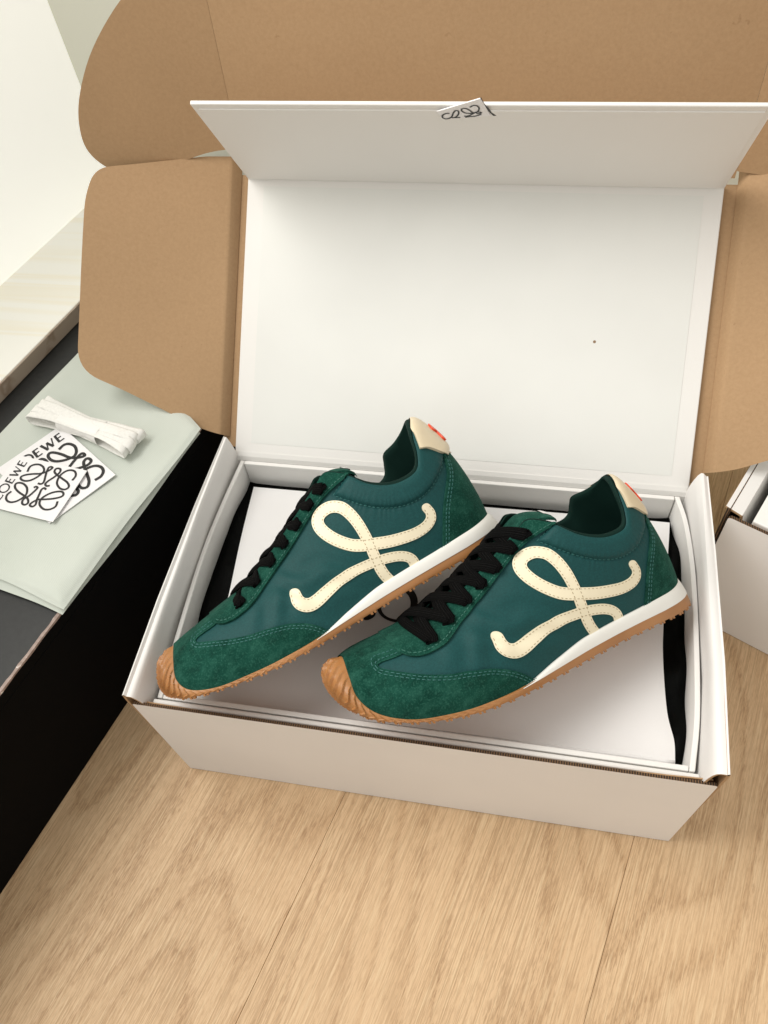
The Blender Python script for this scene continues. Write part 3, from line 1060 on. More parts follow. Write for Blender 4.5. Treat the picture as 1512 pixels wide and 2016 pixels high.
def surf(th, t, displaced=True):
    K = keys_at(th)
    F_, C_, a1, a2 = K[:, 0], K[:, 1], K[:, 2], K[:, 3]
    P = bez(F_, F_ + a1, C_ + a2, C_, t)
    if not displaced:
        return P
    N = normals(P)
    sgn = np.sign(np.sum(N[:, :, 1] * P[:, :, 1]))
    N *= sgn if sgn != 0 else 1
    flat = P.reshape(-1, 3)[:, [0, 2]]
    sd = poly_sdf(flat, puff_poly).reshape(P.shape[:2])
    rim = np.linalg.norm(P - C_[:, None, :], axis=2)
    x = np.clip(sd / 0.0055, 0, 1)
    rise = np.sqrt(np.clip(1 - (1 - x) ** 2, 0, 1))
    e = np.clip(rim / 0.006, 0, 1)
    rise = rise * (0.25 + 0.75 * np.sqrt(np.clip(1 - (1 - e) ** 2, 0, 1)))
    groove = -0.0006 * np.exp(-(sd / 0.0012) ** 2) * (P[:, :, 0] > .16)
    cd, cp = seg_dist(flat, cstitch)
    cd = cd.reshape(sd.shape); cp = cp.reshape(sd.shape)
    puck = 0.00020 * np.sin(cp * 2 * math.pi * 26 + 2.2 * np.sin(cp * 31)) * np.exp(-cd / 0.0045) * (P[:, :, 0] > .165)
    d = 0.0024 * rise * (P[:, :, 0] > .162) + groove + crumple(P) + puck
    return P + N * d[:, :, None]


def tri_clip(P, N, f, h, drop=0.0004):
    """sheet of the grid where f>0, lifted by h, with a skirt down to -drop"""
    nu, nv = f.shape
    idx = np.arange(nu * nv).reshape(nu, nv)
    a, b, c, d = idx[:-1, :-1].ravel(), idx[1:, :-1].ravel(), idx[1:, 1:].ravel(), idx[:-1, 1:].ravel()
    tris = np.concatenate([np.column_stack([a, b, c]), np.column_stack([a, c, d])])
    fv = f.ravel(); Pv = P.reshape(-1, 3); Nv = N.reshape(-1, 3)
    ins = fv > 0
    cnt = ins[tris].sum(axis=1)
    full = tris[cnt == 3]
    V = []; VN = []; F = []; remap = {}; cut = {}

    def old(i):
        if i not in remap:
            remap[i] = len(V); V.append(Pv[i]); VN.append(Nv[i])
        return remap[i]

    def mid(i, j):
        k = (min(i, j), max(i, j))
        if k not in cut:
            t = fv[k[0]] / (fv[k[0]] - fv[k[1]])
            cut[k] = len(V)
            V.append(Pv[k[0]] * (1 - t) + Pv[k[1]] * t)
            n_ = Nv[k[0]] * (1 - t) + Nv[k[1]] * t
            VN.append(n_ / (np.linalg.norm(n_) + 1e-12))
        return cut[k]
    for t3 in full.tolist():
        F.append([old(i) for i in t3])
    segs = []
    for t3 in tris[(cnt == 1) | (cnt == 2)].tolist():
        s = [ins[i] for i in t3]
        if sum(s) == 1:
            k = s.index(True)
            i, j, l = t3[k], t3[(k + 1) % 3], t3[(k + 2) % 3]
            m1, m2 = mid(i, j), mid(i, l)
            F.append([old(i), m1, m2]); segs.append((m1, m2))
        else:
            k = s.index(False)
            i, j, l = t3[k], t3[(k + 1) % 3], t3[(k + 2) % 3]
            m1, m2 = mid(i, j), mid(i, l)
            F.append([m1, old(j), old(l)]); F.append([m1, old(l), m2]); segs.append((m2, m1))
    V = np.array(V); VN = np.array(VN)
    topv = V + VN * h
    n = len(V)
    used = sorted({i for s in segs for i in s})
    mp = {i: n + k for k, i in enumerate(used)}
    mp2 = {i: n + len(used) + k for k, i in enumerate(used)}
    u = np.array(used, int)
    r = min(0.0003, h * 0.4)
    allv = np.vstack([topv, V[u] + VN[u] * (h - 0.0), V[u] - VN[u] * drop]) if len(used) else topv
    for i, j in segs:
        F.append([mp[i], mp[j], mp2[j], mp2[i]])
    return allv, F


SK = {}     # name -> (verts, faces, mats, ...) of the parts, built once


def lat_grid(t0, t1, nth, nt):
    th = np.linspace(t0, t1, nth); t = np.linspace(0, 1, nt)
    P = surf(th, t)
    N = normals(P)
    # orient outward
    c = P.reshape(-1, 3).mean(axis=0)
    cen = np.array([np.clip(P[..., 0], .05, .225), np.zeros(P.shape[:2]), np.full(P.shape[:2], .03)]).transpose(1, 2, 0)
    if np.sum(N * (P - cen)) < 0:
        N = -N; flip = True
    else:
        flip = False
    return P, N, flip


def panel(name, poly, h, t0, t1, nth, nt, mats, side=None, field=None):
    P, N, flip = lat_grid(t0, t1, nth, nt)
    xz = P.reshape(-1, 3)[:, [0, 2]]
    f = (poly_sdf(xz, poly) if field is None else field(P.reshape(-1, 3))).reshape(P.shape[:2])
    if side is not None:
        f = np.where(P[:, :, 1] * side > 0, f, -0.01)
    V, F = tri_clip(P, N, f, h)
    if flip:
        F = [q[::-1] for q in F]
    SK[name] = (V, F, mats, True)


toe_poly = np.vstack([mm([(-10, 70), (-10, -10), (124, -10)]),
                      catmull(mm([(120.5, 0.5), (118.4, 3.8), (115.8, 8.2), (112, 12.6), (106.5, 17.1), (100.3, 20.6), (93.7, 23.2), (86.6, 25.2), (75.8, 28.0), (65.5, 31.6), (54.5, 36.4), (48.0, 39.2)]), 40),
                      catmull(mm([(46.2, 40.0), (44.4, 41.2), (44.8, 42.6), (48.5, 43.4), (57.3, 44.1), (64.2, 45.1), (72, 46.5)]), 24),
                      mm([(74, 70)])])
eye_low = catmull(mm([(178.2, 81.0), (175.9, 81.0), (167.6, 79.3), (157.0, 76.4), (145.8, 71.4), (134.4, 65.4), (123.2, 59.4), (111.2, 54.0), (97.6, 47.8), (86, 43.0), (77, 41.2), (70, 41.0), (64.0, 42.3), (60.2, 44.9), (59.0, 47.2)]), 70)
eye_poly = np.vstack([eye_low, mm([(58.6, 49), (58.0, 70), (120, 130), (182, 130), (181, 84)])])
counter = catmull(mm([(242, 66), (240.8, 61.5), (238.3, 55.6), (235.2, 50.5), (229.3, 43.8), (222.9, 36.9), (217.3, 29.6), (212.3, 21.5), (206.9, 12.5), (203, 5)]), 40)
cnt_poly = np.vstack([counter, mm([(203, -10), (280, -10), (280, 66)])])
tab_poly = np.vstack([catmull(mm([(235.2, 92), (234.0, 88.6), (231.2, 85), (229.2, 79.5), (227.9, 75.3), (227.0, 72.3)]), 20),
                      catmull(mm([(227.6, 71.9), (231.4, 70.6), (235.5, 67.0), (240.1, 62.8), (246.8, 60.2), (252.3, 58.8), (262, 58.4)]), 24),
                      mm([(280, 58), (280, 110), (236, 110)])])
panel('toe_cap', toe_poly, 0.0011, -8.0, 8.0, 560, 220, SUEDE)
panel('eyestay', eye_poly, 0.0020, -11.3, 11.3, 640, 200, SUEDE)
panel('heel_counter', cnt_poly, 0.0011, 13.0, 27.0, 420, 170, SUEDE)
panel('heel_tab', tab_poly, 0.0019, 14.5, 25.5, 420, 170, TAB_LEATHER)

logo1 = catmull(mm([(112.6, 34.4), (112.0, 30.0), (113.4, 26.2), (117.2, 23.7), (122.5, 23.6), (130.4, 25.2), (140.7, 26.8), (151.1, 26.9), (160.9, 25.8), (166.4, 24.7), (171.8, 23.5), (178.4, 21.2), (183.0, 18.4), (185.4, 15.2), (185.7, 12.0), (184.6, 7.0)]), 120)
logo2 = catmull(mm([(210.4, 38.2), (210.8, 34.3), (208.9, 30.8), (204.2, 28.4), (197.1, 27.8), (189.0, 29.0), (179.9, 31.4), (172.2, 34.4), (164.5, 37.8), (158.2, 41.8), (152.3, 48.6), (148.4, 55.6), (146.8, 61.8), (147.7, 66.2), (151.1, 69.2), (156.6, 70.0), (161.1, 68.6), (165.1, 65.0), (167.5, 59.0), (168.6, 52.0), (168.7, 44.0), (168.1, 36.4), (167.1, 30.1), (166.4, 24.4), (165.8, 18.8), (166.2, 13.6), (168.0, 7.0)]), 200)


def w1(s):
    return np.interp(s, [0, .12, .25, .5, .8, 1], [3.6, 4.1, 4.0, 3.2, 3.2, 3.3]) * 1e-3


def w2(s):
    return np.interp(s, [0, .06, .16, .3, .45, .6, .8, 1], [2.9, 3.1, 3.7, 3.9, 3.9, 3.9, 3.4, 3.4]) * 1e-3


def logo_field(p):
    q = p[:, [0, 2]]
    d1, s1 = seg_dist(q, logo1); d2, s2 = seg_dist(q, logo2)
    return np.maximum(w1(s1) - d1, w2(s2) - d2)


panel('emblem_overlay', None, 0.0008, 6.2, 17.2, 760, 300, CREAM, side=-1, field=logo_field)

# small red mark on the back of the tab
red1 = catmull(mm([(-8, 70), (-5, 75.5), (-1, 73.5), (1, 70.5), (5, 72), (8, 77)]), 40)
red2 = catmull(mm([(-7.5, 78), (-3.5, 80), (0, 76.5), (3, 73.5), (7, 71)]), 30)


def red_field(p):
    q = p[:, [1, 2]]
    d1, _ = seg_dist(q, red1); d2, _ = seg_dist(q, red2)
    f = np.maximum(0.0021 - d1, 0.0021 - d2)
    return np.where(p[:, 0] > .24, f, -0.01)


panel('tab_mark', None, 0.0031, 16.5, 23.5, 420, 260, RED, field=red_field)

# base upper
nth, nt = 840, 130
th = np.linspace(0, 40, nth, endpoint=False); t = np.linspace(0, 1, nt)
PB = surf(np.concatenate([th[-2:] - 40, th, th[:2] + 40]), t)[2:-2]
SK['upper'] = (PB.reshape(-1, 3), grid_faces(nth, nt, True, flip=True), NYLON, True)
BV = BVHTree.FromPolygons([Vector(v) for v in PB.reshape(-1, 3)], [tuple(f) for f in grid_faces(nth, nt, True)])


def on_side(x, z, h=0.0, side=-1):
    hit = BV.ray_cast(Vector((x, side * 0.2, z)), Vector((0, -side, 0)))
    if hit[0] is None:
        hit = BV.find_nearest(Vector((x, side * 0.03, z)))
    p, n = hit[0], hit[1]
    if n.y * side < 0:
        n = -n
    return np.array(p) + np.array(n) * h, np.array(n)


# rim and lining
th = np.linspace(0, 40, 240, endpoint=False)
K = keys_at(th)
C = K[:, 1]
Pin = surf(th, np.linspace(0.16, 1, 20), False)
ctr = np.column_stack([np.clip(C[:, 0], .085, .222), np.zeros(len(C)), C[:, 2]])
out = C - ctr; out[:, 2] = 0
out /= np.linalg.norm(out, axis=1)[:, None] + 1e-9
thk = np.abs(((th + 20) % 40) - 20)
rr = np.interp(thk, [0, 9.5, 11, 12, 20], [.0007, .0007, .0016, .0021, .0021])
up = np.array([0, 0, 1.0])
rings = []
for ph in np.linspace(0, math.pi, 7):
    rings.append(C + out * (0.0003 - rr * (1 - math.cos(ph)))[:, None] + up * (rr * math.sin(ph))[:, None])
for k, s in enumerate(np.linspace(0.95, 0.0, 12)):
    j = int(round(s * 19))
    thick = 2 * rr + 0.0016 * math.sin(min(1, k / 4) * math.pi / 2) * (thk > 10)
    rings.append(Pin[:, j] - out * thick[:, None])
R_ = np.stack(rings, axis=1)
nr = R_.shape[1]
Fc = grid_faces(240, nr, True)
Fc.append([i * nr + nr - 1 for i in range(240)][::-1])
SK['lining'] = (R_.reshape(-1, 3), Fc, LINING, True)

# tongue
tg = catmull(mm([(76, 48.6), (90, 52.4), (110, 60.6), (130, 70.6), (150, 81.4), (163, 88.2), (172, 90.6), (181, 87.0), (188, 80.5)]), 44)
V = []
for i, (x, z) in enumerate(tg):
    s = i / 43
    hwid = 0.0155 if s < 0.85 else 0.0155 * math.sqrt(max(0.02, 1 - ((s - 0.85) / 0.155) ** 2))
    for k in range(13):
        q = -1 + 2 * k / 12
        V.append((x, q * hwid, z - 0.0028 * q * q))
F = grid_faces(44, 13)
n = len(V)
Vn = [(a, b, c - 0.0022) for a, b, c in V]
F2 = grid_faces(44, 13, off=n, flip=True)
bd = [i * 13 for i in range(44)] + [43 * 13 + j for j in range(1, 13)] + [i * 13 + 12 for i in range(42, -1, -1)] + [j for j in range(11, 0, -1)]
SK['tongue'] = (V + Vn, F + F2 + [(a, a + n, b + n, b) for a, b in zip(bd, bd[1:] + bd[:1])], SUEDE, True)
lab = []
for i, s in enumerate(np.linspace(0.86, 0.965, 8)):
    k = s * 43; a = int(k); f = k - a
    x, z = tg[a] * (1 - f) + tg[min(a + 1, 43)] * f
    for q in (-.008, 0, .008):
        lab.append((x + .0008, q, z + 0.0008 - 0.4 * q * q / .016))
SK['tongue_label'] = (lab, grid_faces(8, 3), WHITE_PAPER, True)

# ---- sole
nth, ns = 1100, 26
th = np.linspace(0, 40, nth, endpoint=False)
K = keys_at(th)
F_, E_ = K[:, 0], K[:, 4]
thk = np.abs(((th + 20) % 40) - 20)                        # 0 toe .. 20 heel
tan = np.gradient(np.vstack([E_[-1:], E_, E_[:1]]), axis=0)[1:-1]
outd = np.column_stack([tan[:, 1], -tan[:, 0], np.zeros(nth)])
outd /= np.linalg.norm(outd, axis=1)[:, None] + 1e-12
if np.sum(outd[:, 1] * E_[:, 1]) < 0:
    outd = -outd
gz = np.interp(thk, [7, 9, 12, 15, 18, 20], [.0032, .0040, .0043, .0048, .0064, .0078])
G = F_ + outd * 0.0014
back = thk >= 7
G[back] = F_[back] + outd[back] * 0.0026
G[back, 2] = np.minimum(gz[back], F_[back, 2])
sm = np.clip((thk - 6) / 1.0, 0, 1)[:, None]
G = np.where(back[:, None], G, F_ + outd * (0.0014 + 0.0012 * sm))
toew = np.clip(1 - thk / 3.6, 0, 1)
b1 = np.column_stack([np.interp(thk, [0, 1, 2, 3, 4, 20], [-.0035, -.0030, -.0020, -.0006, 0, 0]),
                      np.interp(thk, [0, 1, 2, 3, 4, 20], [0, .003, .003, .0012, .0006, .0005]) * np.sign(E_[:, 1]),
                      np.interp(thk, [0, 1, 2, 3, 4, 20], [.014, .010, .005, .0018, .0008, .0015])])
b2 = np.column_stack([np.interp(thk, [0, 1, 2, 3, 4, 20], [-.0135, -.0090, -.0040, -.0010, 0, 0]),
                      np.interp(thk, [0, 1, 2, 3, 4, 20], [0, .004, .003, .0014, .0006, .0004]) * np.sign(E_[:, 1]),
                      np.interp(thk, [0, 1, 2, 3, 4, 20], [.0005, 0, -.003, -.0018, -.0008, -.0015])])
sv = np.linspace(0, 1, ns)
PG = bez(E_, E_ + b1, G + b2, G, sv)
NG = normals(PG)
if np.sum(NG[:, :, :2] * outd[:, None, :2]) < 0:
    NG = -NG
# wavy ridges over the toe bumper
arc = np.concatenate([[0], np.cumsum(np.linalg.norm(np.diff(PG[:, 8], axis=0), axis=1))])
arc = np.where(th <= 20, arc, arc - (arc[-1] + np.linalg.norm(PG[0, 8] - PG[-1, 8])))
ph = arc[:, None] / 0.0052 + 0.36 * np.sin(sv[None, :] * 7.0 + np.sign(arc)[:, None] * 0.6) * 1.0 + sv[None, :] * 0.5
ridge = np.clip(np.cos(ph * 2 * math.pi), 0, 1) ** 7
band = np.clip((1 - sv[None, :]) / 0.18, 0, 1) * np.clip((sv[None, :] + 0.25) / 0.25, 0, 1)
amt = np.clip((7.5 - thk) / 2.5, 0, 1)[:, None] * np.clip(np.linalg.norm(G - E_, axis=1) / 0.012, 0.35, 1)[:, None]
PG = PG + NG * (ridge * band * amt * 0.0019 - 0.0005 * band * amt)[:, :, None]
lip = F_ - outd * 0.0012
lip[:, 2] -= 0.0003
Gt = G * 0.55 + F_ * 0.45 + np.array([0, 0, 0.0003]) * (~back)[:, None]
und = E_ - outd * 0.0016; und[:, 2] -= 0.0004
und2 = E_.copy(); und2[:, 1] *= 0.55; und2[:, 0] = .13 + (und2[:, 0] - .13) * 0.94; und2[:, 2] += 0.0006 * (thk > 5) - 0.0010 * 0
und3 = E_.copy(); und3[:, 1] *= 0.02; und3[:, 0] = .13 + (und3[:, 0] - .13) * 0.90
ALL = np.concatenate([und3[:, None], und2[:, None], und[:, None], PG, Gt[:, None], lip[:, None]], axis=1)
nv = ALL.shape[1]
SK['outsole'] = (ALL.reshape(-1, 3), grid_faces(nth, nv, True, flip=True), GUM, True)

# tread nubs along the edge and under the sole
V, F = [], []


def nub(c, ax, ay, az, sx, sy, sz):
    o = len(V)
    for k, (a, b) in enumerate(((-1, -1), (1, -1), (1, 1), (-1, 1))):
        V.append(c + ax * a * sx + ay * b * sy)
    for k, (a, b) in enumerate(((-1, -1), (1, -1), (1, 1), (-1, 1))):
        V.append(c + ax * a * sx * .8 + ay * b * sy * .8 + az * sz)
    F.extend([(o + 4, o + 5, o + 6, o + 7), (o, o + 1, o + 5, o + 4), (o + 1, o + 2, o + 6, o + 5), (o + 2, o + 3, o + 7, o + 6), (o + 3, o, o + 4, o + 7)])


elen = np.concatenate([[0], np.cumsum(np.linalg.norm(np.diff(np.vstack([E_, E_[:1]]), axis=0), axis=1))])
pos = 0.0
while pos < elen[-1]:
    for dlt in (0.0, 0.0026):
        k = int(np.searchsorted(elen, (pos + dlt) % elen[-1])) % nth
        if thk[k] < 2.6:
            continue
        for row, ins_ in enumerate((0.0008, 0.0075, 0.016)):
            c = E_[k] - outd[k] * ins_
            c = c + np.array([0, 0, 0.0006])
            tx = tan[k] / (np.linalg.norm(tan[k]) + 1e-12)
            nub(c, tx, outd[k], np.array([0, 0, -1.0]), 0.00080, 0.0010, 0.0019 if row == 0 else 0.0008)
    pos += 0.0094
SK['tread'] = (V, F, GUM, False)

# white midsole wedge
sel = (th >= 6.9) & (th <= 33.1)
ids = np.where(sel)[0]
Gm = (G + outd * 0.0006)[ids]; Fm = F_[ids]; od = outd[ids]
topo = Fm + od * 0.0019
rows = [Gm - od * 0.003 + np.array([0, 0, -.0002]), Gm + np.array([0, 0, -.0002]), Gm * 0.66 + topo * 0.34 + od * 0.0003, Gm * 0.33 + topo * 0.67 + od * 0.0003,
        topo - np.array([0, 0, .0006]), topo + od * -0.0006, Fm - od * 0.0015 + np.array([0, 0, -.0002])]
Pm = np.stack(rows, axis=1)
SK['midsole'] = (Pm.reshape(-1, 3), grid_faces(len(ids), 7, flip=True), MIDSOLE, True)

# ---- laces
eyel = mm([(160.2, 82.0), (148.2, 76.4), (134.8, 69.6), (122.6, 63.8), (109.6, 57.8), (95.0, 51.8), (79.5, 46.2)])
ENe = np.array([on_side(x, z, 0.0030)[0] for x, z in eyel])
ENn = np.array([on_side(x, z, 0.0030)[1] for x, z in eyel])
EFa = ENe * np.array([1, -1, 1])


def ribbon(path, nrm, wid, thk_, seg=10):
    n = len(path)
    t = np.gradient(path, axis=0); t /= np.linalg.norm(t, axis=1)[:, None]
    b = np.cross(t, nrm); b /= np.linalg.norm(b, axis=1)[:, None]
    nn = np.cross(b, t)
    Vv, uv = [], []
    for i in range(n):
        s = i / (n - 1)
        e = 1.0 if 0.07 < s < 0.93 else 0.62 + 0.38 * math.sin(min(s, 1 - s) / 0.07 * math.pi / 2)
        for k in range(seg):
            a = 2 * math.pi * k / seg
            ca, sa = math.cos(a), math.sin(a)
            Vv.append(path[i] + b[i] * wid * e * np.sign(ca) * abs(ca) ** 0.7 + nn[i] * thk_ * np.sign(sa) * abs(sa) ** 0.7)
            uv.append((ca * 0.5 + 0.5, s * 3))
    Ff = grid_faces(n, seg)
    Ff = []
    for i in range(n - 1):
        for k in range(seg):
            Ff.append((i * seg + k, i * seg + (k + 1) % seg, (i + 1) * seg + (k + 1) % seg, (i + 1) * seg + k))
    Ff.append(tuple(range(seg))[::-1]); Ff.append(tuple((n - 1) * seg + k for k in range(seg)))
    return Vv, Ff, uv


def lace_path(a, na, b, nb, lift, edge, mid):
    a0, b0 = a - na * 0.0035, b - nb * 0.0035
    m = (a + b) / 2
    upv = np.array([-0.5, 0, 0.866])
    q1 = a * 0.8 + b * 0.2 + upv * (edge + lift * .6)
    q2 = b * 0.8 + a * 0.2 + upv * (edge + lift * .6)
    mid_ = m + upv * (mid + lift)
    ctrl = np.array([a0, a + na * 0.0012, q1 + np.array([0, 0, .0005]), mid_, q2 + np.array([0, 0, .0005]), b + nb * 0.0012, b0])
    path = catmull(ctrl, 34)
    s = np.linspace(0, 1, 34)[:, None]
    tri = np.where(s < .5, na * (1 - 2 * s) + upv * 2 * s, upv * (2 - 2 * s) + nb * (2 * s - 1))
    return path, tri / np.linalg.norm(tri, axis=1)[:, None]


fl_ = np.array([1, -1, 1])
BARS = [(ENe[6], ENn[6], EFa[6], ENn[6] * fl_, 0.0006)]
for i in range(6):
    BARS.append((ENe[i], ENn[i], EFa[i + 1], ENn[i + 1] * fl_, 0.0018))
    BARS.append((ENe[i + 1], ENn[i + 1], EFa[i], ENn[i] * fl_, 0.0))


def lace_set(wid, edge, mid, seed):
    r = np.random.default_rng(seed)
    out_ = []
    for a, na, b, nb, lift in BARS:
        j = r.normal(0, 0.0006, 2)
        p_, n_ = lace_path(a + np.array([j[0], 0, 0]), na, b + np.array([j[1], 0, 0]), nb, lift + abs(r.normal(0, 0.0007)), edge, mid + r.normal(0, 0.0006))
        out_.append(ribbon(p_, n_, wid * (1 + r.normal(0, 0.06)), 0.0013))
    return out_


SK['lace_bars'] = {'tight': lace_set(0.0034, 0.0026, 0.0022, 3), 'loose': lace_set(0.0041, 0.0038, 0.0066, 8)}


# ---- stitching
def stitch(name, curves, mat, h, ln=0.0017, gap=0.0010, r=0.00026, sides=(-1,)):
    V, F = [], []
    for side in sides:
        for cv in curves:
            q = np.asarray(cv, float)
            L_ = np.concatenate([[0], np.cumsum(np.linalg.norm(np.diff(q, axis=0), axis=1))])
            s = 0.0
            while s + ln < L_[-1]:
                e = [np.array([np.interp(v, L_, q[:, 0]), np.interp(v, L_, q[:, 1])]) for v in (s, s + ln / 2, s + ln)]
                pts = [on_side(p[0], p[1], h + (0.00022 if k == 1 else -0.0001), side) for k, p in enumerate(e)]
                t = pts[2][0] - pts[0][0]
                if np.linalg.norm(t) > 1e-6 and np.linalg.norm(t) < 0.005:
                    t /= np.linalg.norm(t)
                    n_ = pts[1][1]; b = np.cross(t, n_); b /= np.linalg.norm(b) + 1e-12
                    o = len(V)
                    for p, _ in pts:
                        for a in range(4):
                            an = a * math.pi / 2 + math.pi / 4
                            V.append(p + b * r * 1.3 * math.cos(an) + n_ * r * 1.3 * math.sin(an))
                    for k in (0, 4):
                        for a in range(4):
                            F.append((o + k + a, o + k + (a + 1) % 4, o + k + 4 + (a + 1) % 4, o + k + 4 + a))
                    F.append((o + 3, o + 2, o + 1, o)); F.append((o + 8, o + 9, o + 10, o + 11))
                s += ln + gap
    SK[name] = (V, F, mat, True)


def offset2(c, d):
    t = np.gradient(c, axis=0); t /= np.linalg.norm(t, axis=1)[:, None] + 1e-12
    return c + np.column_stack([-t[:, 1], t[:, 0]]) * d


toe_edge = toe_poly[3:3 + 64]
stitch('toe_stitching', [offset2(toe_edge[:58], 0.0013), offset2(toe_edge[:58], 0.0030)], THREAD_TEAL, 0.0011)
stitch('eyestay_stitching', [offset2(eye_low, -0.0016)], THREAD_GREEN, 0.0020)
stitch('counter_stitching', [offset2(counter[5:], 0.0018), offset2(counter[5:], 0.0036)], THREAD_TEAL, 0.0011)
stitch('collar_stitching', [cstitch, mm([(164.4, 75.4), (176.2, 80.6)])], THREAD_TEAL, 0.0001, sides=(-1,))


def logo_stitch():
    out_ = []
    for c, wf in ((logo1, w1), (logo2, w2)):
        s = np.linspace(0, 1, len(c))
        t = np.gradient(c, axis=0); t /= np.linalg.norm(t, axis=1)[:, None]
        nn = np.column_stack([-t[:, 1], t[:, 0]])
        ins = (wf(s) - 0.0009)[:, None]
        cut = -6
        out_ += [(c + nn * ins)[:cut], (c - nn * ins)[:cut]]
    return out_


stitch('emblem_stitching', logo_stitch(), THREAD_TAN, 0.0008, 0.0014, 0.0011, 0.00014)

# the two shoes of a pair differ a little in last shape: a smooth low-order change of form per shoe
def shape(X, c):
    X = np.asarray(X, float)
    u = (X[:, 0] - .13) / .12; v = (X[:, 2] - .045) / .045
    Bs = np.column_stack([u, v, u * v, u * u, v * v, u ** 3 - 0.6 * u])
    c = np.array(c) * 1e-3
    return X + np.column_stack([Bs @ c[0], (X[:, 1] / .035) * (Bs @ c[2]) + 0.0017 * np.clip((.16 - X[:, 0]) / .16, 0, 1) ** 2, Bs @ c[1]])


def build_sneaker(name, label, matrix, coef, lacing):
    root = thing(name, label, 'sneaker', group='pair of green sneakers in the shoe box')
    root.matrix_world = matrix
    parts = {}
    children = {'toe_stitching': 'toe_cap', 'eyestay_stitching': 'eyestay', 'counter_stitching': 'heel_counter', 'emblem_stitching': 'emblem_overlay',
                'collar_stitching': 'upper', 'tab_mark': 'heel_tab', 'tongue_label': 'tongue', 'tread': 'outsole'}
    order = [k for k in SK if k not in children and k != 'lace_bars'] + [k for k in children]
    for k in order:
        par = parts[children[k]] if k in children else root
        V, F, m, sm_ = SK[k]
        o = mk('stitching' if 'stitching' in k else k, shape(V, coef), F, m, par, smooth=sm_, shift=False, sharp=(38 if k not in ('upper',) else None))
        if k == 'tread' or 'stitching' in k:
            o['kind'] = 'stuff'
        parts[k] = o
    lb = {'heel_tab': 'pale gold leather heel tab', 'emblem_overlay': 'cream leather looped emblem', 'midsole': 'white wedge midsole', 'outsole': 'tan gum outsole with ridged toe bumper',
          'toe_cap': 'green suede toe cap', 'upper': 'teal nylon upper', 'tab_mark': 'orange red raised mark'}
    for k, v in lb.items():
        parts[k]['label'] = v
    for V, F, uv in SK['lace_bars'][lacing]:
        mk('lace', shape(V, coef), F, LACE, root, smooth=True, uvs=uv, shift=False)
    return root


POSE_A = Matrix(((0.738052, -0.387593, -0.552315, 0.027502), (0.673135, 0.479451, 0.563042, -0.016016), (0.046577, -0.787337, 0.614762, 0.135339), (0, 0, 0, 1)))
POSE_B = Matrix(((0.816784, -0.425129, -0.390038, 0.134508), (0.576266, 0.568392, 0.587237, -0.014609), (-0.027957, -0.704412, 0.709241, 0.139585), (0, 0, 0, 1)))
build_sneaker('sneaker', 'teal and green sneaker at the left, its toe over the box corner and laces edge-on', POSE_A,
              [[-1.67, 2.64, -4.03, 4.38, 1.99, 0.67], [0.99, -3.13, 5.77, -2.27, -0.67, -2.66], [1.35, 0.46, 0.38, 0.75, 0.48, -0.15]], 'tight')
build_sneaker('sneaker', 'teal and green sneaker in front at the right, its black crossed laces in view', POSE_B,
              [[-0.96, -5.38, -2.78, -1.08, 2.3, -5.62], [-2.02, -2.73, 6.2, 2.52, -4.65, -9.68], [-2.53, 1.77, 4.45, -0.55, -2.62, -0.64]], 'loose')

# ------------------------------------------------------------------ THINGS ON THE CABINET


def make_cloth():
    M = Mat('mint_twill')
    v = M.coord()
    w = M.n('ShaderNodeTexWave', wave_type='BANDS', bands_direction='DIAGONAL')
    M.t.links.new(v, w.inputs['Vector'])
    w.inputs['Scale'].default_value = 420
    w.inputs['Distortion'].default_value = 0.6
    big = M.noise(v, 14, 3)
    c = M.ramp(big, [(0.3, (0.545, 0.590, 0.530)), (0.7, (0.590, 0.630, 0.575))])
    c = M.mix(0.06, c, w.outputs['Color'], 'MULTIPLY')
    M.bs('Base Color', c)
    M.bs('Roughness', 0.85)
    M.bs('Sheen Weight', 0.15)
    M.bump(w.outputs['Fac'], 0.12, 0.0003)
    return M.m


MINT = make_cloth()
mb = thing('mint_dust_bag', 'pale mint green folded cloth dust bag on the black cabinet', 'dust bag', tuple(DN(0.14, 0.145, 0.1452)))


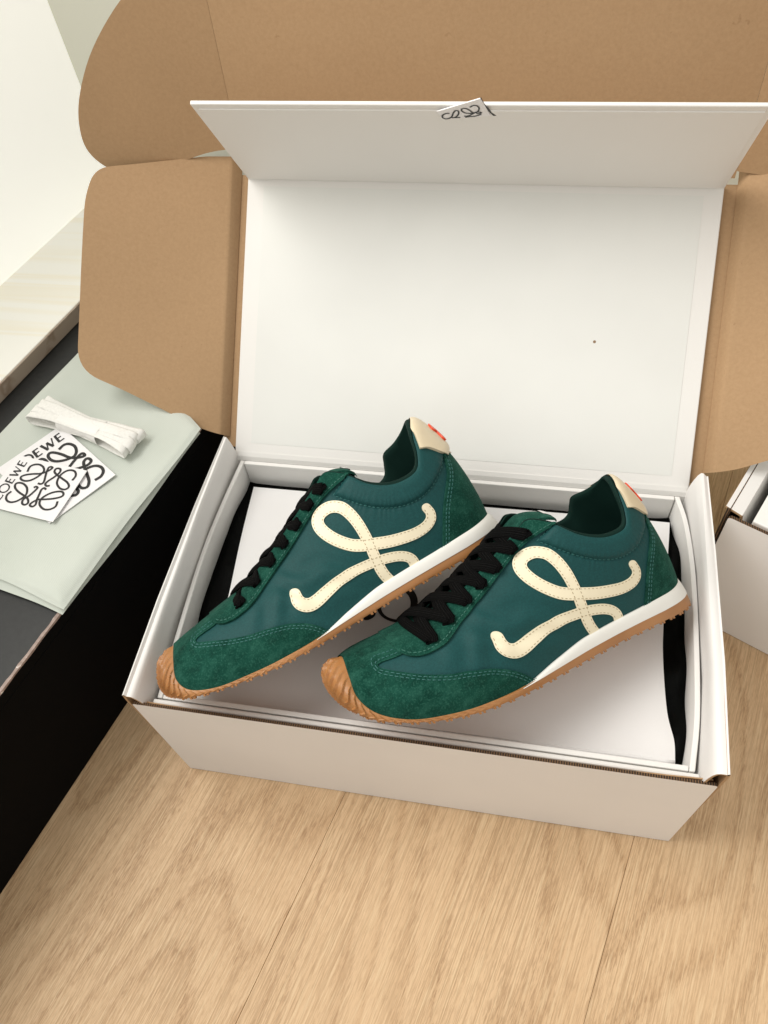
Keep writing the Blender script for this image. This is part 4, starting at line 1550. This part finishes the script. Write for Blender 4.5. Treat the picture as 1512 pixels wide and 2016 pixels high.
def cloth_layer(name, d0, d1, n0, n1, zb, th_, seed, fr):
    """a folded fabric layer: rounded rim, soft relief"""
    nu, nv = 70, 60
    top, bot = [], []
    r = np.random.default_rng(seed); ph_ = r.random(6) * 6
    for i in range(nu):
        for j in range(nv):
            s, t_ = i / (nu - 1), j / (nv - 1)
            d = d0 + s * (d1 + 0.066 * min(1.0, t_ / 0.85) - d0); n_ = n0 + t_ * (n1 - n0)
            d += 0.0010 * math.sin(t_ * 9 + ph_[0]) * (1 - s)
            n_ += 0.0010 * math.sin(s * 7 + ph_[1])
            e = min((d - d0), (d1 - d), (n_ - n0), (n1 - n_))
            e = max(0.0, min(s * (d1 - d0), (1 - s) * (d1 - d0), t_ * (n1 - n0), (1 - t_) * (n1 - n0)))
            rise = math.sqrt(max(0, 1 - (1 - min(1, e / (th_ * 1.6))) ** 2))
            wv = 0.0012 * math.sin(d * 38 + ph_[2] + n_ * 16) + 0.0008 * math.sin(n_ * 60 + d * 30 + ph_[3]) + fr * math.exp(-s / 0.10) * math.sin(t_ * 11 + ph_[4]) * 0.0022
            p = DN(d, n_, zb + th_ * 0.5 + th_ * 0.5 * rise + wv * min(1, e / 0.01))
            top.append(p)
            bot.append(DN(d, n_, zb + th_ * 0.5 - th_ * 0.48 * rise))
    n = len(top)
    F = grid_faces(nu, nv) + grid_faces(nu, nv, off=n, flip=True)
    bd = [i * nv for i in range(nu)] + [(nu - 1) * nv + j for j in range(1, nv)] + [i * nv + nv - 1 for i in range(nu - 2, -1, -1)] + [j for j in range(nv - 2, 0, -1)]
    for a, b in zip(bd, bd[1:] + bd[:1]):
        F.append((a, b, b + n, a + n))
    # twist of grid orientation in d,n frame: d x n = +z
    return mk(name, np.vstack([top, bot]), F, MINT, mb, smooth=True)


cloth_layer('lower_fold', 0.030, 0.2050, 0.0735, 0.2260, 0.1452, 0.0060, 3, 0.2)
cloth_layer('upper_fold', 0.0335, 0.2055, 0.0730, 0.2245, 0.1506, 0.0068, 5, 1.0)
BZ = 0.1575


def tag_card(name, label, C0, Xv, Yv, sx, sy, z, tilt, scale, txt=True):
    """flat card; C0 = corner (d,n), text runs along Xv; sizes in metres; prints are thin ink ribbons"""
    o0 = DN(C0[0], C0[1], z)
    X3 = DV * Xv[0] + NV * Xv[1]; Y3 = DV * Yv[0] + NV * Yv[1]
    t = thing(name, label, 'tag', tuple(o0 + X3 * sx / 2 + Y3 * sy / 2), 'paper tags on the mint bag')
    nu = 12
    top, bot = [], []
    hgt = lambda x, y: tilt * ((x / sx - .5) ** 2 + (y / sy - .5) ** 2) * 0.6 + tilt * (y / sy) * 0.25
    for i in range(nu):
        for j in range(nu):
            x, y = sx * i / (nu - 1), sy * j / (nu - 1)
            p = o0 + X3 * x + Y3 * y + ZV * hgt(x, y)
            top.append(p); bot.append(p - ZV * 0.0005)
    n = nu * nu
    fl2 = np.cross(X3, Y3)[2] < 0
    F = grid_faces(nu, nu, flip=fl2) + grid_faces(nu, nu, off=n, flip=not fl2)
    bd = [i * nu for i in range(nu)] + [(nu - 1) * nu + j for j in range(1, nu)] + [i * nu + nu - 1 for i in range(nu - 2, -1, -1)] + [j for j in range(nu - 2, 0, -1)]
    for a, b in zip(bd, bd[1:] + bd[:1]):
        F.append((a, b, b + n, a + n))
    mk('card', np.vstack([top, bot]), F, TAG_WHITE, t, smooth=True, sharp=40)
    fx, fy = sx / 0.048, sy / 0.062

    def to3(p):
        x, y = p[0] * fx, p[1] * fy
        return o0 + X3 * x + Y3 * y + ZV * (hgt(x, y) + 0.00022)
    ribbons('printed_emblem', [(s, 0.00165 * scale) for s in EMB], to3, 1.0, t, INK)
    if txt:
        ribbons('printed_letters', [(p, w * 1.35 * 0.048 / 703 * scale) for p, w in TXT], to3, 1.0, t, INK)
    return t


def unit(v):
    v = np.array(v, float)
    return v / np.linalg.norm(v)


# rear, larger tag first, then the front one lying over it
X2 = unit((0.1642 - 0.1090, 0.178 - 0.1970)) ; Y2 = np.array([-X2[1], X2[0]])
tag_card('paper_tag', 'larger white paper tag with black script emblem, half under the front tag', (0.0840, 0.1240), (X2[0], X2[1]), (Y2[0], Y2[1]), 0.0585, 0.0770, BZ + 0.0012, 0.0012, 1.2)
X1 = unit((0.1332 - 0.0852, 0.1263 - 0.1204)); Y1 = np.array([-X1[1], X1[0]])
tag_card('paper_tag', 'smaller white paper tag reading LOEWE with full script emblem, on top of the other tag', (0.0852, 0.1204), (X1[0], X1[1]), (Y1[0], Y1[1]), 0.0484, 0.0622, BZ + 0.0032, 0.0022, 1.0)

# spare white laces, folded and banded
sl = thing('spare_laces', 'bundle of white spare shoelaces held by a white band on the mint bag', 'shoelaces', tuple(DN(0.170, 0.153, BZ)))


def make_wlace():
    M = Mat('white_lace')
    v = M.coord()
    f = M.noise(v, 500, 3)
    M.bs('Base Color', M.ramp(f, [(0.3, (0.76, 0.755, 0.72)), (0.7, (0.84, 0.835, 0.80))]))
    M.bs('Roughness', 0.85)
    M.bump(f, 0.2, 0.0004)
    return M.m


WL = make_wlace()
a0, a1 = np.array([0.1690, 0.2030]), np.array([0.1665, 0.1045])
ax_ = a1 - a0; LA = np.linalg.norm(ax_); ax_ /= LA; sd_ = np.array([-ax_[1], ax_[0]])
for i in range(4):
    off = (i - 1.5) * 0.0042
    z0 = BZ + 0.0012
    hh = 0.0136 - 0.0012 * abs(i - 1.5) - 0.0008 * (i % 2)
    e0, e1 = rng.uniform(-.002, .002, 2)
    path = []
    nseg = 48
    for k in range(nseg):
        a = 2 * math.pi * k / nseg
        ca, sa = math.cos(a), math.sin(a)
        s = 0.5 + 0.5 * np.sign(ca) * abs(ca) ** 0.35
        u_ = -e0 + s * (LA + e0 + e1)
        pin = 1 - 0.45 * math.exp(-((s - 0.5) / 0.22) ** 2)
        fan = off * (0.56 + 0.80 * (2 * (s - .5)) ** 2)
        z = z0 + hh / 2 * (0.62 + 0.38 * pin) + np.sign(sa) * abs(sa) ** 0.6 * hh / 2 * pin
        q = a0 + ax_ * u_ + sd_ * fan
        path.append(DN(q[0], q[1], z))
    path = np.array(path)
    V, F = [], []
    t_ = np.roll(path, -1, axis=0) - np.roll(path, 1, axis=0)
    t_ /= np.linalg.norm(t_, axis=1)[:, None]
    S3 = DV * sd_[0] + NV * sd_[1]
    for k in range(nseg):
        nn = np.cross(t_[k], S3); nn /= np.linalg.norm(nn)
        wv = 0.0044
        for (p, q) in ((-1, -.6), (-.7, -1), (.7, -1), (1, -.6), (1, .6), (.7, 1), (-.7, 1), (-1, .6)):
            tw = 0.0006 * math.sin(k * 0.7 + i)
            V.append(path[k] + S3 * (p * wv) + nn * (q * 0.0006 + tw * p))
    for k in range(nseg):
        for j in range(8):
            k2 = (k + 1) % nseg
            F.append((k * 8 + j, k * 8 + (j + 1) % 8, k2 * 8 + (j + 1) % 8, k2 * 8 + j))
    mk('lace_loop', V, F, WL, sl, smooth=True)
V, F = [], []
for k in range(20):
    s = 0.29 + 0.40 * k / 19
    c = a0 + ax_ * LA * s
    fl3 = 1 + 0.25 * (2 * (s - .49) / .4) ** 2
    for j in range(24):
        a = 2 * math.pi * j / 24
        ca, sa = math.cos(a), math.sin(a)
        wx_ = 0.0080 * fl3 * np.sign(ca) * abs(ca) ** 0.6 + 0.0003 * math.sin(k * 1.1)
        hz = 0.0056 * fl3 * np.sign(sa) * abs(sa) ** 0.7
        q = c + sd_ * wx_
        V.append(DN(q[0], q[1], BZ + 0.0060 + hz))
for k in range(19):
    for j in range(24):
        F.append((k * 24 + j, k * 24 + (j + 1) % 24, (k + 1) * 24 + (j + 1) % 24, (k + 1) * 24 + j))
mk('paper_band', V, F, mat_paper('band_white', (0.84, 0.83, 0.80), 0.6, 0.01), sl, smooth=True)

# ------------------------------------------------------------------ HANG TAG ON THE LID FLAP
def onflap(p, h=0.0):
    """flap coordinates (mm along x, mm up the flap); the card leans off the flap towards its top"""
    return np.array([p[0] * 1e-3, 0, 0]) + LTOP + AF * (p[1] * 1e-3) + NF * (0.0014 + 0.00005 * (p[1] - 96) + h)


ht = thing('hang_tag', 'small white tag with black script emblem tucked over the shoe box lid flap', 'tag', tuple(onflap((180, 100))))
pl_ = [(166.25, 96.4), (195.9, 101.4), (190.6, 123.1), (163.5, 106.6)]
V = np.array([onflap(p) for p in pl_] + [onflap(p, -0.0006) for p in pl_])
mk('card', V, [(0, 1, 2, 3), (7, 6, 5, 4), (0, 4, 5, 1), (1, 5, 6, 2), (2, 6, 7, 3), (3, 7, 4, 0)], TAG_WHITE, ht)
V = np.array([onflap(p, h) for h in (-0.0007, -0.0012) for p in [(191.0, 122.6), (192.6, 115.0), (196.6, 104.0), (199.4, 100.4), (197.6, 99.6), (189.5, 118.0)]])
mk('black_strip', V, [(0, 1, 2, 3, 4, 5), (11, 10, 9, 8, 7, 6)] + [(i, 6 + i, 6 + (i + 1) % 6, (i + 1) % 6) for i in range(6)], INK, ht)  # thin black strip along the right edge of the card
HS = [[(171.29, 104.88), (168.85, 104.5), (166.79, 102.31), (166.34, 99.39), (167.86, 97.57), (170.15, 97.97), (172.23, 100.56), (173.29, 104.55), (174.64, 107.76), (176.16, 108.48), (176.95, 106.73), (176.33, 103.14), (174.82, 100.23), (173.24, 99.11), (172.13, 99.24)],
      [(184.07, 112.74), (185.98, 114.81), (188.13, 114.83), (189.45, 112.44), (189.11, 108.96), (187.73, 106.48), (185.85, 105.4), (183.63, 105.02), (181.08, 105.35), (179.36, 107.1), (178.79, 109.56), (179.62, 110.97), (181.79, 110.99), (183.83, 108.56), (185.5, 105.75)],
      [(177.37, 99.53), (174.36, 99.13), (172.11, 99.02)],
      [(179.93, 101.74), (181.0, 101.03), (183.49, 102.51), (185.83, 105.04), (188.11, 106.84), (190.09, 106.51), (190.41, 105.45), (188.74, 104.72), (187.49, 105.42)],
      [(180.36, 99.79), (183.38, 100.7), (186.37, 101.24), (188.64, 102.57), (190.52, 103.67)]]
V, F = [], []
for q in HS:
    q = catmull(np.array(q), len(q) * 7)
    t_ = np.gradient(q, axis=0); t_ /= np.linalg.norm(t_, axis=1)[:, None] + 1e-9
    nn = np.column_stack([-t_[:, 1], t_[:, 0]]) * 0.5
    o_ = len(V)
    for k in range(len(q)):
        V.append(onflap(q[k] + nn[k], 0.00025)); V.append(onflap(q[k] - nn[k], 0.00025))
    F += [(o_ + 2 * k, o_ + 2 * k + 1, o_ + 2 * k + 3, o_ + 2 * k + 2) for k in range(len(q) - 1)]
mk('printed_emblem', V, F, INK, ht)

# ------------------------------------------------------------------ SECOND CARTON AT THE RIGHT
cb = math.radians(-26.9)
X2_ = np.array([math.cos(cb), math.sin(cb), 0]); Y2_ = np.array([-math.sin(cb), math.cos(cb), 0])
o2 = np.array([0.3765, 0.1888, 0.0])
c2 = thing('second_carton', 'white closed-sided carton standing at the right edge beside the open one', 'carton', tuple(o2 + X2_ * 0.15 + Y2_ * 0.1))
B2 = np.column_stack([X2_, Y2_, ZV])


def pl2(name, outline, a, b, z, u, v, th_, mats):
    return plate(name, outline, o2 + X2_ * a + Y2_ * b + ZV * z, u, v, th_, mats, c2)


pl2('front_panel', round_poly([(0.0, 0), (0.34, 0), (0.34, 0.137), (0.0, 0.137)], [0, 0, .001, .003], 4), 0.0025, 0, 0.0006, X2_, ZV, 0.0026, CM)
pl2('left_panel', [(0, 0), (0.20, 0), (0.20, 0.1415), (0, 0.1415)], -0.001, 0.203, 0.0006, -Y2_, ZV, 0.0026, CM)
pl2('rolled_side', [(0, 0), (0.198, 0), (0.198, 0.0125), (0, 0.0125)], -0.0022, 0.202, 0.1428, -Y2_, X2_ * 0.97 - ZV * 0.22, 0.002, [WHITE_CARD, KRAFT, KRAFT])
pl2('rolled_side', [(0, 0), (0.196, 0), (0.196, 0.12), (0, 0.12)], 0.0100, 0.202, 0.1395, -Y2_, X2_ * 0.17 - ZV * 0.985, 0.002, [WHITE_CARD, KRAFT, KRAFT])
pl2('corner_tab', round_poly([(0, 0), (0.05, 0), (0.05, 0.12), (0, 0.130)], [0, 0, .01, .002], 4), 0.0030, 0.0032, 0.004, X2_, ZV, 0.001, [KRAFT] * 3)
pl2('back_panel', [(0, 0), (0.34, 0), (0.34, 0.135), (0, 0.135)], 0.3425, 0.205, 0.0006, -X2_, ZV, 0.0026, CM)
pl2('right_panel', [(0, 0), (0.20, 0), (0.20, 0.1415), (0, 0.1415)], 0.3435, 0.002, 0.0006, Y2_, ZV, 0.0026, CM)
s2 = thing('inner_box', 'plain white box lid seen inside the right hand carton', 'box', tuple(o2 + X2_ * 0.18 + Y2_ * 0.1 + ZV * 0.004))
lo, hi = np.array([0.0185, 0.006, 0.004]), np.array([0.33, 0.20, 0.1385])
v8 = np.array([o2 + X2_ * (lo[0] if a == 0 else hi[0]) + Y2_ * (lo[1] if b == 0 else hi[1]) + ZV * (lo[2] if c == 0 else 0.122) for a in (0, 1) for b in (0, 1) for c in (0, 1)])
f6 = [(0, 1, 3, 2), (4, 6, 7, 5), (0, 4, 5, 1), (2, 3, 7, 6), (0, 2, 6, 4), (1, 5, 7, 3)]
bevel(mk('tray', v8, f6, WHITE_RIGID, s2), 0.001)
v8 = np.array([o2 + X2_ * (lo[0] - .001 if a == 0 else hi[0]) + Y2_ * (lo[1] - .001 if b == 0 else hi[1]) + ZV * (0.1222 if c == 0 else hi[2]) for a in (0, 1) for b in (0, 1) for c in (0, 1)])
bevel(mk('lid', v8, f6, WHITE_RIGID, s2), 0.001)
